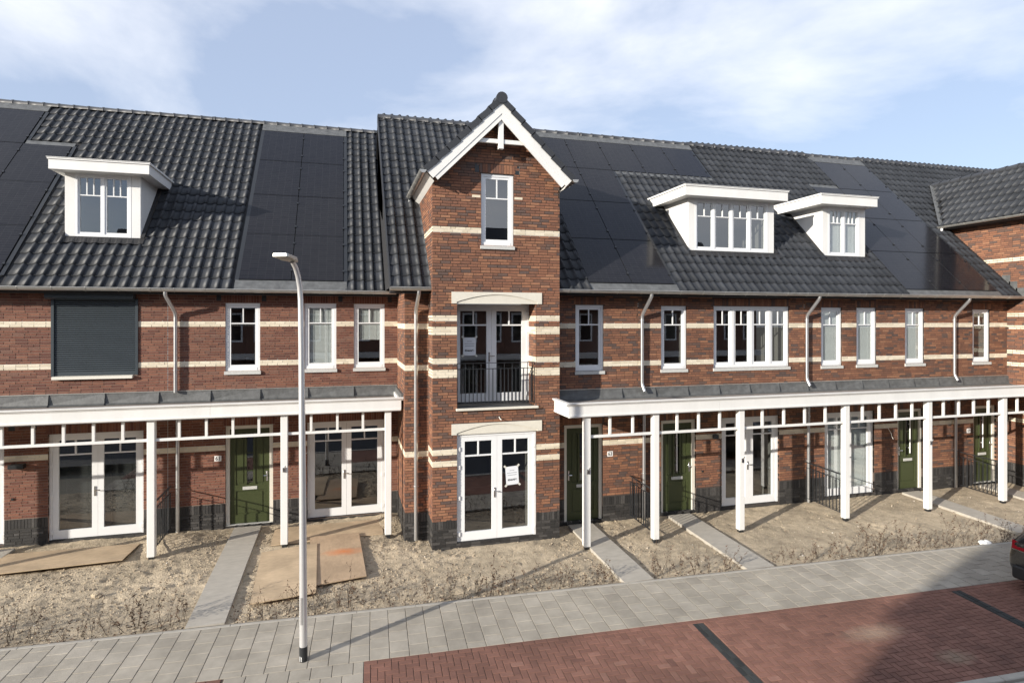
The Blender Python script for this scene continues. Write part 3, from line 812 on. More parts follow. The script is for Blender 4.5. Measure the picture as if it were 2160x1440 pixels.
def tiled_roof(house, x0, x1, ey, ez, length, skip, seed, xphase=0., base_skip=None, name='roof', ridge=True):
    RM = roof_matrix(ey, ez)
    b = MB()
    def pt(x, s, h=0): return (x, ey+s*CA-h*SA, ez+s*SA+h*CA)
    # the boarded deck below the tiles, cut into cells so that it stays out of dormers and panels
    n = max(1, int((x1-x0)/.30)); ns = 24
    for i in range(n):
        for j in range(ns):
            xa, xb = x0+(x1-x0)*i/n, x0+(x1-x0)*(i+1)/n; sa, sb = -.02+(length+.02)*j/ns, -.02+(length+.02)*(j+1)/ns
            if base_skip and base_skip((xa+xb)/2, (sa+sb)/2): continue
            b.quad(pt(xa, sa, -.006), pt(xb, sa, -.006), pt(xb, sb, -.006), pt(xa, sb, -.006))
    b.quad(pt(x0, length, -.006), pt(x1, length, -.006), (x1, ey+2*length*CA, ez), (x0, ey+2*length*CA, ez))
    b.quad(pt(x1, -.02, -.12), pt(x0, -.02, -.12), pt(x0, -.02, -.006), pt(x1, -.02, -.006))
    roof = b.build(name, 'roof_base', house)
    r = random.Random(seed); ins = []
    i0 = math.floor((x0-xphase)/TW)-1; i1 = math.ceil((x1-xphase)/TW)+1
    for i in range(i0, i1):
        x = xphase+(i+.5)*TW
        if not x0 <= x < x1: continue
        j = 0
        while j*TG < length-.12:
            s = j*TG-.03
            if not skip(x, s+TG*.5): ins.append((0, RM(x, s) @ Euler((r.uniform(-.004, .004), r.uniform(-.006, .006), r.uniform(-.006, .006))).to_matrix().to_4x4()))
            j += 1
    place(roof, 'roof_tile', [TILE], 'roof_tile', ins, restname='roof_tiles', smooth=True)
    if ridge:
        p0 = pt(0, length, 0); k = x0; rp_ = MB()
        N_ = 8
        vs = []
        for (xx, rr) in ((0, .118), (.34, .108), (.34, .125), (.385, .125)):
            for q in range(N_+1):
                a = math.pi*(q/N_)*1.1-.05*math.pi; vs.append((xx, -rr*math.cos(a), rr*math.sin(a)*.92))
        m_ = N_+1
        rp_.add(vs, [(g*m_+q, g*m_+q+1, (g+1)*m_+q+1, (g+1)*m_+q) for g in range(3) for q in range(N_)])
        ii = []
        while k < x1-.1: ii.append((0, Matrix.Translation((k, p0[1], p0[2]-.02)))); k += .375
        place(roof, 'ridge_tile', [rp_], 'ridge_tile', ii, restname='ridge_tiles', smooth=True)
    return roof
def solar_panel(house, x0, x1, s0, s1, ey, ez, h=.050):
    def pt(x, s, hh): return (x, ey+s*CA-hh*SA, ez+s*SA+hh*CA)
    g = .007; b = MB(); a, c, d, e = x0+g, x1-g, s0+g, s1-g
    vs = [pt(a, d, 0), pt(c, d, 0), pt(c, e, 0), pt(a, e, 0), pt(a, d, h), pt(c, d, h), pt(c, e, h), pt(a, e, h)]
    b.add(vs, [(4, 5, 6, 7), (0, 1, 5, 4), (1, 2, 6, 5), (2, 3, 7, 6), (3, 0, 4, 7)])
    b.m = [0, 1, 1, 1, 1]
    o = b.build('solar_panel', ['solar_glass', 'black_metal'], house)
    uv = o.data.uv_layers.new(name='UVMap'); 
    for li, co in zip(range(4), ((0, 0), (1, 0), (1, 1), (0, 1))): uv.data[li].uv = co
    cl = MB()
    for fs in (.2, .8):
        s_ = s0+(s1-s0)*fs; q = [pt(x1-.022, s_-.03, h+.004), pt(x1+.022, s_-.03, h+.004), pt(x1+.022, s_+.03, h+.004), pt(x1-.022, s_+.03, h+.004)]
        q2 = [pt(x1-.022, s_-.03, h+.022), pt(x1+.022, s_-.03, h+.022), pt(x1+.022, s_+.03, h+.022), pt(x1-.022, s_+.03, h+.022)]
        cl.add(q+q2, [(4, 5, 6, 7), (0, 1, 5, 4), (1, 2, 6, 5), (2, 3, 7, 6), (3, 0, 4, 7)])
    cl.build('clamp', 'black_metal', o)
def panel_field(house, cells, ey, ez):
    for (x0, x1, s0, s1) in cells: solar_panel(house, x0, x1, s0, s1, ey, ez)
def flash_strip(house, x0, x1, s0, s1, ey, ez, h=.03, m='lead'):
    def pt(x, s, hh): return (x, ey+s*CA-hh*SA, ez+s*SA+hh*CA)
    MB().add([pt(x0, s0, h-.02), pt(x1, s0, h-.02), pt(x1, s0, h), pt(x0, s0, h), pt(x0, s1, h+.004), pt(x1, s1, h+.004), pt(x1, s1, 0), pt(x0, s1, 0)], [(0, 1, 2, 3), (3, 2, 5, 4), (4, 5, 6, 7), (0, 3, 4, 7), (2, 1, 6, 5)]).build('roof_flashing', m, house)

def dormer(house, x0, x1, yf, zb, zt, fx0, fx1, yfa, fz0, fz1, roof_ey, lights, uppers, label, bl=None, upz=None):
    """flat-roofed white dormer: window wall, cheeks, deep white fascia with a lip all round"""
    def yroof(z): return roof_ey+(z-EAVE_Z)/PITCH
    d = thing_part = MB()
    # corner posts beside the window as the dormer body
    fr = MB()
    sw = .19
    fr.box(x0, x0+sw, yf, yf+.10, zb, zt).box(x1-sw, x1, yf, yf+.10, zb, zt).box(x0+sw, x1-sw, yf+.001, yf+.10, zb, zb+.02)
    D = fr.build('dormer', 'white_paint', house); D['label'] = label
    for x, sgn in ((x0, -1), (x1, 1)):
        a = x+sgn*.012
        MB().add([(a, yf+.02, zb+.02), (a, yroof(zt)+.05, zt), (a, yf+.02, zt), (x-sgn*.03, yf+.02, zb+.02), (x-sgn*.03, yroof(zt)+.05, zt), (x-sgn*.03, yf+.02, zt)], [(0, 1, 2), (5, 4, 3), (0, 3, 4, 1), (1, 4, 5, 2), (2, 5, 3, 0)]).build('cheek', 'white_paint', D)
    # roof slab with fascia
    yb = yroof(fz1)+.05
    fb = MB()
    fb.box(fx0, fx1, yfa, yfa+.03, fz0, fz1-.045)
    fb.add([(fx0, yfa+.0301, fz0), (fx0, yroof(fz0)+.02, fz0), (fx0, yroof(fz1-.045)+.02, fz1-.045), (fx0, yfa+.0301, fz1-.045), (fx0+.03, yfa+.0301, fz0), (fx0+.03, yroof(fz0)+.02, fz0), (fx0+.03, yroof(fz1-.045)+.02, fz1-.045), (fx0+.03, yfa+.0301, fz1-.045)], [(3, 2, 1, 0), (4, 5, 6, 7), (0, 1, 5, 4), (1, 2, 6, 5)])
    fb.add([(fx1, yfa+.0301, fz0), (fx1, yroof(fz0)+.02, fz0), (fx1, yroof(fz1-.045)+.02, fz1-.045), (fx1, yfa+.0301, fz1-.045), (fx1-.03, yfa+.0301, fz0), (fx1-.03, yroof(fz0)+.02, fz0), (fx1-.03, yroof(fz1-.045)+.02, fz1-.045), (fx1-.03, yfa+.0301, fz1-.045)], [(0, 1, 2, 3), (7, 6, 5, 4), (0, 4, 5, 1), (1, 5, 6, 2)])
    fb.quad((fx0+.03, yfa+.03, fz0+.012), (fx0+.03, yroof(fz0)+.1, fz0+.012), (fx1-.03, yroof(fz0)+.1, fz0+.012), (fx1-.03, yfa+.03, fz0+.012))
    fb.build('fascia', 'white_paint', D)
    lip = MB()
    lip.box(fx0-.022, fx1+.022, yfa-.022, yfa+.03, fz1-.0445, fz1-.012).box(fx0-.034, fx1+.034, yfa-.034, yfa+.03, fz1-.0115, fz1)
    for xa, xb in ((fx0-.034, fx0+.03), (fx1-.03, fx1+.034)): lip.prism([(yfa+.0305, fz1-.0445), (yroof(fz1-.0445)+.02, fz1-.0445), (yroof(fz1)+.02, fz1-.001), (yfa+.0305, fz1-.001)], 0, xa, xb)
    lip.build('lip', 'white_paint', D)
    MB().quad((fx0+.03, yfa+.03, fz1-.03), (fx1-.03, yfa+.03, fz1-.03), (fx1-.03, yb, fz1-.03), (fx0+.03, yb, fz1-.03)).build('flat_roof', 'bitumen', D)
    # lead apron below and soaker strips at the sides
    ap = MB()
    for i in range(int((x1-x0+.3)/.06)):
        xx = x0-.15+i*.06; h = .035+.014*math.sin(i*1.6)
        ap.add([(xx, yf-.01, zb), (xx+.06, yf-.01, zb), (xx+.06, roof_ey+(zb-.19-EAVE_Z)/PITCH-h*.75, zb-.19+h*.75), (xx, roof_ey+(zb-.19-EAVE_Z)/PITCH-(.035+.014*math.sin((i-1)*1.6))*.75, zb-.19+(.035+.014*math.sin((i-1)*1.6))*.75)], [(0, 3, 2, 1)])
    ap.build('lead_apron', 'roof_base', D)
    for x, sgn in ((x0, -1), (x1, 1)):
        q = MB(); za, zb2 = zb-.05, zt
        q.add([(x+sgn*.013, yroof(za)-.05, za+.05), (x+sgn*.10, yroof(za)-.05, za+.05), (x+sgn*.10, yroof(zb2)-.05, zb2+.05), (x+sgn*.013, yroof(zb2)-.05, zb2+.05)], [(0, 1, 2, 3) if sgn > 0 else (3, 2, 1, 0)]); q.build('side_flashing', 'roof_base', D)
    # the window as parts of the dormer
    fw, m = .055, 'white_frame'
    wa, wb, y = x0+sw+.004, x1-sw-.004, yf-.004
    b = MB().box(wa, wa+fw, y, y+.08, zb+.0, zt-.03).box(wb-fw, wb, y, y+.08, zb+.0, zt-.03).box(wa+fw, wb-fw, y, y+.08, zt-.03-fw, zt-.03).box(wa+fw, wb-fw, y, y+.08, zb, zb+fw)
    b.box(wa, wb, y+.01, y+.08, zt-.029, zt)
    iw = wb-wa-2*fw; mul = .05; lw = (iw-mul*(lights-1))/lights; uz = upz if upz else zb+(zt-zb)*.66
    b.build('window_frame', m, D)
    for i in range(lights):
        a = wa+fw+i*(lw+mul); c = a+lw; za, zc = zb+fw, zt-.03-fw
        if i < lights-1: MB().box(c, c+mul, y+.004, y+.078, za+.001, zc-.001).build('mullion', m, D)
        s1, yo = .040, y+.02
        MB().box(a+.001, a+s1, yo, yo+.05, za+.001, zc-.001).box(c-s1, c-.001, yo, yo+.05, za+.001, zc-.001).box(a+s1, c-s1, yo, yo+.05, zc-s1, zc-.001).box(a+s1, c-s1, yo, yo+.05, za+.001, za+s1+.01).build('sash', m, D)
        ga, gc = a+s1, c-s1; g = MB().box(ga, gc, yo+.004, yo+.04, uz-.013, uz+.013)
        for k in range(1, uppers): xm = ga+(gc-ga)*k/uppers; g.box(xm-.012, xm+.012, yo+.006, yo+.038, uz+.0135, zc-s1)
        g.build('glazing_bar', m, D)
        for k in range(uppers): pane(D, ga+(gc-ga)*k/uppers, ga+(gc-ga)*(k+1)/uppers, yo+.025, uz, zc-s1)
        pane(D, ga, gc, yo+.025, za+s1+.01, uz)
        if bl: blind(D, ga-.02, gc+.02, y+.094, za+.05, zc-.02, bl)
    room(D, wa+.01, wb-.01, y+.079, zb+.01, zt-.035, 2.2)
    return D

# ------------------------------------------------------------------ left pair of houses
lh = [thing('terraced_house', (-6.8, LF, 0), 'brick terraced house at the left with grey roller shutter and small white dormer', 'house', 'row of terraced houses'),
      thing('terraced_house', (-1.3, LF, 0), 'set-back brick house with green door 61 and eight solar panels in two columns', 'house', 'row of terraced houses')]
XA0, XAB, XB1 = -10.6, -3.925, 1.30
CR_L = (3.902, 4.832, 1.897)
opA = [(-6.20, -4.54, 3.66, 5.36, .10), (-6.28, -4.42, .02, 2.385, .10), (-8.95, -7.09, .03, 2.385, .10)]
opB = [(-2.71, -1.95, 3.70, 5.305), (-.95, -.20, 3.71, 5.31), (.22, .97, 3.715, 5.305), (-2.71, -1.66, .04, 2.40, .09), (-.88, .97, .035, 2.40)]
def heads_for(ops, zmax, mi): return [(o[0]-.04, o[1]+.04, o[3]+.004, o[3]+.20, mi) for o in ops if o[3] > 2.5 and o[3]+.2 < zmax] + [(o[0]-.04, o[1]+.04, o[3]+.004, o[3]+.20, mi) for o in ops if o[3] < 2.5]
Wall(lh[0], 'y', LF, XA0, XAB-.006, -.35, 5.56, .030, 'brick_red', opA, CR_L, mortar='mortar_warm', seed=11, heads=heads_for(opA[1:], 5.56, 0))
Wall(lh[1], 'y', LF, XAB+.006, XB1, -.35, 5.56, .030, 'brick_red', opB, CR_L, mortar='mortar_warm', seed=12, heads=heads_for(opB, 5.56, 0))
MB().box(XAB-.0055, XAB+.0055, LF-.003, LF+.02, -.3, 5.5).build('expansion_joint', 'sill_stone', lh[1])
# roller shutter
def shutter(h):
    x0, x1, z0, z1, y = -6.215, -4.525, 3.66, 5.36, LF
    b = MB().box(x0, x0+.055, y-.035, y+.03, z0, z1+.02).box(x1-.055, x1, y-.035, y+.03, z0, z1+.02)
    s = b.build('roller_shutter', 'anthracite', h)
    MB().prism([(y-.20, z1+.03), (y-.20, z1+.17), (y-.17, z1+.205), (y+.0, z1+.205), (y+.0, z1+.0), (y-.14, z1+.0)], 0, x0-.06, x1-.05).build('shutter_box', 'anthracite', s)
    z = z0+.10; n = 0
    while z < z1-.02:
        q = MB(); h_ = .046
        prof = [(.004, 0), (-.008, .008), (-.014, .023), (-.008, .038), (.004, .043), (.010, .043), (.010, 0)]
        q.prism([(y+p[0], z+p[1]) for p in prof], 0, x0+.056, x1-.056); q.build('slat', 'anthracite', s); z += .0475
    MB().box(x0+.056, x1-.056, y-.006, y+.012, z0+.01, z0+.098).build('bottom_rail', 'anthracite', s)
    MB().prism([(y-.09, z0-.07), (y+.0, z0-.07), (y+.02, z0+.004), (y-.09, z0-.010)], 0, x0+.03, x1-.10).build('sill', 'cream_frame', s)
    MB().quad((x0, y+.05, z0), (x1, y+.05, z0), (x1, y+.05, z1), (x0, y+.05, z1)).build('backing', 'roof_base', s)
shutter(lh[0])
french_door(lh[0], -6.28, -4.42, .045, 2.385, LF+.055, bl='blind_grey', label='white double garden door with lowered blinds')
french_door(lh[0], -8.95, -7.09, .05, 2.385, LF+.055)
window(lh[1], -2.71, -1.95, 3.70, 5.305, LF+.022, label='left upper window with dark empty room behind')
window(lh[1], -.95, -.20, 3.71, 5.31, LF+.022, bl=(.05, 'blind'), label='upper window with its blind let down')
window(lh[1], .22, .97, 3.715, 5.305, LF+.022, bl=(.40, 'blind'), label='upper window with blind half lowered')
front_door(lh[1], -2.71, -1.66, .05, 2.40, LF+.05, hand=1, bar=False)
french_door(lh[1], -.88, .97, .05, 2.40, LF+.055)
number_plate(lh[1], -2.87, 1.65, LF, '61')
def small_box(house, name, x, y, z, w, d, h, m): return MB().bbox(x-w/2, x+w/2, y-d, y-.008, z-h/2, z+h/2, .004).build(name, m, house)
small_box(lh[0], 'wall_lamp', -6.82, LF, 1.74, .28, .16, .09, 'black_metal')
small_box(lh[0], 'door_bell', -6.93, LF, 1.02, .05, .03, .05, 'black_metal')
small_box(lh[1], 'door_bell', -1.42, LF, 1.02, .05, .03, .05, 'black_metal')
for hx_ in (-6.95, -6.55): small_box(lh[0], 'wall_vent', hx_, LF, 2.55, .12, .012, .10, 'black_metal')
for hx_, hz_ in ((-3.1, 2.55), (-2.85, 5.42), (-1.86, 5.42), (-.10, 5.42), (1.10, 5.42)): small_box(lh[1], 'wall_vent', hx_, LF, hz_, .10, .012, .14, 'black_metal')
def cable(house, pts, r=.008, m='cable'): return MB().tube(pts, r, 6).build('loose_cable', m, house, True)
cable(lh[1], [(-1.02, LF, 1.92), (-1.01, LF-.05, 1.80), (-.97, LF-.09, 1.68), (-.90, LF-.08, 1.66), (-.84, LF-.05, 1.74), (-.80, LF-.02, 1.86)])

LEN_L, LEN_R = 7.62, 7.36
PA = [(-8.21, -7.10, .31, 2.0), (-8.21, -7.10, 2.0, 3.75), (-8.21, -7.10, 3.75, 5.48), (-9.34, -8.22, .31, 2.0), (-9.34, -8.22, 2.0, 3.75), (-9.34, -8.22, 3.75, 5.48), (-9.34, -8.22, 5.49, 7.2), (-10.47, -9.35, 2.0, 3.75), (-10.47, -9.35, 3.75, 5.48), (-10.47, -9.35, 5.49, 7.2)]
PB = [(-2.39, -1.235, .28, 2.0), (-1.23, -.03, .28, 2.0), (-2.39, -1.235, 2.0, 3.72), (-1.23, -.03, 2.0, 3.72), (-2.39, -1.235, 3.73, 5.45), (-1.23, -.03, 3.73, 5.45), (-2.39, -1.235, 5.46, 7.13), (-1.23, -.03, 5.46, 7.13)]
def inpan(cells, x, s, mx_=.06, ms=.12):
    return any(c[0]-mx_ < x < c[1]+mx_ and c[2]-ms < s < c[3]+ms for c in cells)
DA = (-6.26, -4.71)
def skipA(x, s): return inpan(PA, x, s, .10, .10) or (x < -7.05 and s < .35) or (x < -8.15 and s > 7.15) or (DA[0]-.05 < x < DA[1]+.05 and 1.45 < s < 3.75)
def skipB(x, s): return inpan(PB, x, s, .11, .05) or (-2.5 < x < .08 and (s < .35 or s > 7.1))
XPH = XAB
tiled_roof(lh[0], XA0, XAB, LE, EAVE_Z, LEN_L, skipA, 21, XAB, lambda x, s: DA[0]-.1 < x < DA[1]+.1 and 1.75 < s < 3.7)
tiled_roof(lh[1], XAB, 1.06, LE, EAVE_Z, LEN_L, skipB, 22, XAB)
panel_field(lh[0], PA, LE, EAVE_Z); panel_field(lh[1], PB, LE, EAVE_Z)
flash_strip(lh[1], -2.46, .05, -.05, .27, LE, EAVE_Z); flash_strip(lh[1], -2.46, .05, 7.15, 7.56, LE, EAVE_Z, .05)
flash_strip(lh[0], XA0, -7.06, -.05, .30, LE, EAVE_Z); flash_strip(lh[0], XA0, -8.16, 7.22, 7.56, LE, EAVE_Z, .05); flash_strip(lh[0], -8.19, -7.06, 5.49, 5.66, LE, EAVE_Z, .03)
for xx in (-2.43, .02): flash_strip(lh[1], xx-.045, xx+.045, .27, 7.15, LE, EAVE_Z, .035, 'black_metal')
flash_strip(lh[0], -7.08, -7.0, .3, 5.5, LE, EAVE_Z, .035, 'black_metal'); flash_strip(lh[0], -8.2, -8.12, 5.67, 7.2, LE, EAVE_Z, .035, 'black_metal')
dormer(lh[0], DA[0], DA[1], 16.18, 6.86, 8.36, -6.44, -4.42, 15.80, 8.32, 8.59, LE, 2, 3, 'small white dormer with a pair of windows', upz=7.83)
gutter(lh[0], XA0, XAB, LE-.075, EAVE_Z-.02); gutter(lh[1], XAB+.004, 1.22, LE-.075, EAVE_Z-.02)
for h, a, c in ((lh[0], XA0, XAB-.005), (lh[1], XAB+.005, XB1)): MB().box(a, c, LE+.02, LF-.012, EAVE_Z-.13, EAVE_Z-.07).build('eaves_board', 'roof_base', h)
downpipe(lh[1], [(-3.86, LE-.06, 5.56), (-3.86, LE-.05, 5.45), (-3.745, LF-.085, 5.06), (-3.745, LF-.085, 3.24)], .042, (4.75, 3.75), LF)
downpipe(lh[1], [(-3.70, LF-.085, 2.85), (-3.70, LF-.085, .02)], .042, (2.3, 1.05), LF)

# ------------------------------------------------------------------ tower house
tw = thing('terraced_house', (TC, TF, 0), 'brick house with tall gabled tower, French balcony and white barge boards', 'house', 'row of terraced houses')
XCD = 7.04
CR_T = (1.808, 2.058, 3.737, 3.987, 4.667, 4.917, 6.840)
AP_Z = 9.40                                    # brick gable top
opT = [(2.355, 4.177, 2.96, 5.27, .53), (2.355, 4.172, .03, 2.41, .10), (2.893, 3.635, 6.54, 8.14, .10)]
def tower_span(z):
    k = (8.02 if z > 8.02 else z)
    hw = (TX1-TX0)/2 if z < 8.02 else max(0, (TX1-TX0)/2-(z-8.02)*1.0)
    return [(TC-hw, TC+hw)] if hw > .02 else []
Wall(tw, 'y', TF, TX0, TX1, -.35, AP_Z, -.014, 'brick_mixed', opT, CR_T, spans=tower_span, mortar='mortar_dark', seed=31,
     heads=[(2.86, 3.66, 8.145, 8.345, 0)], noblock=[(2.235, 4.295, 5.262, 5.515), (2.235, 4.295, 2.405, 2.64)], name='tower_front', cap=300)
def roofline(y): return EAVE_Z+(y-RE)*PITCH
Wall(tw, 'x', TX0+.001, TF+.0, 15.6, -.35, 8.02, -.014, 'brick_mixed', (), CR_T, mortar='mortar_dark', seed=32, keep=lambda u, z: u < RF or z > roofline(u)-.15, name='tower_side')
MB().box(TX1-.10, TX1, TF+.10, 15.6, -.3, 8.02).build('tower_side', 'brick_mixed', tw)
# facade beside the tower, and the return that steps back to the left houses
CR_R = (3.852, 4.780, 1.875)
opC = [(5.37, 6.11, 3.67, 5.27), (5.08, 6.09, .03, 2.37, .09)]
Wall(tw, 'y', RF, 1.30, TX0, -.35, 5.56, -.020, 'brick_mixed', (), CR_R, mortar='mortar_dark', seed=33, name='wall')
Wall(tw, 'x', 1.299, RF+.0, LF+.1, -.35, 5.56, -.020, 'brick_mixed', (), CR_R, mortar='mortar_dark', seed=34, name='side_wall')
Wall(tw, 'y', RF, TX1, XCD-.005, -.35, 5.56, -.020, 'brick_mixed', opC, CR_R, mortar='mortar_dark', seed=35, heads=heads_for(opC, 5.56, 0))
# reveal of the balcony recess, right side, in brick
Wall(tw, 'x', 4.166, TF+.012, TF+.53, 2.975, 5.25, -.014, 'brick_mixed', (), CR_T, mortar='mortar_dark', plinth=-5, seed=36, name='balcony_reveal', thick=.02)
small_box(tw, 'wall_vent', 3.72, TF, 8.24, .10, .010, .19, 'black_metal'); small_box(tw, 'wall_vent', 2.80, TF, 8.24, .10, .010, .19, 'black_metal')
for a in (2.69, 3.655): MB().box(a, a+.185, TF-.014, TF+.05, 7.592, 7.646).build('cream_brick', 'brick_cream', tw)
def lintel(house, x0, x1, z0, z1, y):
    n = 20; b = MB(); ax0, ax1 = x0+.11, x1-.11; rise = .165
    def arc(t): return z0+.035+rise*math.sin(math.pi*t)**.9 if 0 < t < 1 else z0+.035
    ys, yr = y-.030, y-.010
    X = [ax0+(ax1-ax0)*i/n for i in range(n+1)]; Z = [arc(i/n) for i in range(n+1)]
    for i in range(n):
        b.quad((X[i], ys, Z[i]), (X[i+1], ys, Z[i+1]), (X[i+1], ys, z1), (X[i], ys, z1))
        b.quad((X[i], yr, z0), (X[i+1], yr, z0), (X[i+1], yr, Z[i+1]), (X[i], yr, Z[i]))
        b.quad((X[i], yr, Z[i]), (X[i+1], yr, Z[i+1]), (X[i+1], ys, Z[i+1]), (X[i], ys, Z[i]))
    b.box(x0, ax0, ys, y+.05, z0, z1).box(ax1, x1, ys, y+.05, z0, z1)
    b.quad((ax0, ys, z1), (ax1, ys, z1), (ax1, y+.05, z1), (ax0, y+.05, z1)); b.quad((ax0, y+.10, z0), (ax1, y+.10, z0), (ax1, yr, z0), (ax0, yr, z0))
    return b.build('lintel', 'concrete_white', house)
lintel(tw, 2.235, 4.295, 5.262, 5.515, TF); lintel(tw, 2.235, 4.295, 2.405, 2.64, TF)
french_door(tw, 2.357, 4.164, 3.03, 5.266, TF+.535, label='white double balcony door with a taped paper notice')
french_door(tw, 2.36, 4.168, .06, 2.40, TF+.03, label='white double ground floor door of the tower with taped notice')
window(tw, 2.893, 3.635, 6.55, 8.14, TF+.034, upz=7.60, label='tall window high in the gable')
# balcony floor and railing
MB().box(2.357, 4.164, TF+.012, TF+.53, 2.90, 2.965).build('balcony_floor', 'lead', tw)
MB().bbox(2.33, 4.20, TF-.075, TF+.010, 2.925, 2.975, .006).build('balcony_sill', 'concrete_white', tw)
def balcony(house):
    y = TF+.035; x0, x1 = 2.362, 4.16
    b = MB().box(x0, x1, y-.006, y+.036, 3.945, 3.957).box(x0, x1, y+.003, y+.027, 3.815, 3.83).box(x0, x1, y, y+.03, 3.05, 3.066)
    rl = b.build('balcony_railing', 'black_metal', house)
    n = 20
    for i in range(n+1):
        x = x0+.008+(x1-x0-.016)*i/n; top = 3.944 if i % 2 == 0 else 3.8145
        MB().box(x-.0085, x+.0085, y+.0065, y+.0235, 3.0665, 3.8145 if i % 2 else 3.8145).build('baluster', 'black_metal', rl)
        if i % 2 == 0: MB().box(x-.006, x+.006, y+.009, y+.021, 3.8305, 3.9445).build('baluster', 'black_metal', rl)
    for x in (x0+.012, x1-.012): MB().box(x-.012, x+.012, y+.037, y+.20, 3.944, 3.956).box(x-.012, x+.012, y+.037, y+.20, 3.05, 3.062).box(x-.008, x+.008, y+.19, y+.205, 3.0625, 3.9435).build('end_bracket', 'black_metal', rl)
balcony(tw)
def notice(house, x, z, y, rot):
    s = MB(); w, h = .148, .205; c_, s_ = math.cos(rot), math.sin(rot)
    def pt(a, b_, d=0): return (x+a*c_-b_*s_, y-d, z+a*s_+b_*c_)
    s.add([pt(-w, -h), pt(w, -h), pt(w, h), pt(-w, h), pt(-w, -h, -.002), pt(w, -h, -.002), pt(w, h, -.002), pt(-w, h, -.002)], [(0, 1, 2, 3), (7, 6, 5, 4)])
    o = s.build('paper_notice', 'paper', house)
    for a, b_ in ((-1, -1), (1, -1), (1, 1), (-1, 1)):
        t = MB(); cx_, cz_ = a*w, b_*h; e = .055; f = .022
        d = (a*.707, b_*.707); n_ = (-d[1], d[0])
        t.add([pt(cx_+d[0]*p+n_[0]*q, cz_+d[1]*p+n_[1]*q, .001) for p, q in ((-.03, -f), (.04, -f), (.04, f), (-.03, f))], [(0, 1, 2, 3) if True else (3, 2, 1, 0)]); t.build('tape', 'tape', o)
    for k, (zz, ww) in enumerate(((.115, .055), (.062, .115), (.012, .105))):
        MB().add([pt(-ww, zz-.006, .0012), pt(ww, zz-.006, .0012), pt(ww, zz+.006, .0012), pt(-ww, zz+.006, .0012)], [(0, 1, 2, 3)]).build('text_line', 'ink_grey', o)
    tx = text_mesh('lettering', 'KNAAP !', .056, pt(0, -.095, .0022), 'ink', o, .0022)
    tx.rotation_euler = (R(90), -rot, 0)
notice(tw, 2.745, 4.30, TF+.535+.012, .0); notice(tw, 3.615, 1.425, TF+.030+.012, .06)
window(tw, 5.37, 6.11, 3.67, 5.27, RF+.034)
front_door(tw, 5.08, 6.09, .035, 2.37, RF+.05, hand=-1, bar=False, label='dark green front door in the shade of the tower')
number_plate(tw, 6.28, 1.62, RF, '63')
cable(tw, [(3.30, TF, 2.76), (3.31, TF-.06, 2.72), (3.33, TF-.10, 2.70)], .010)

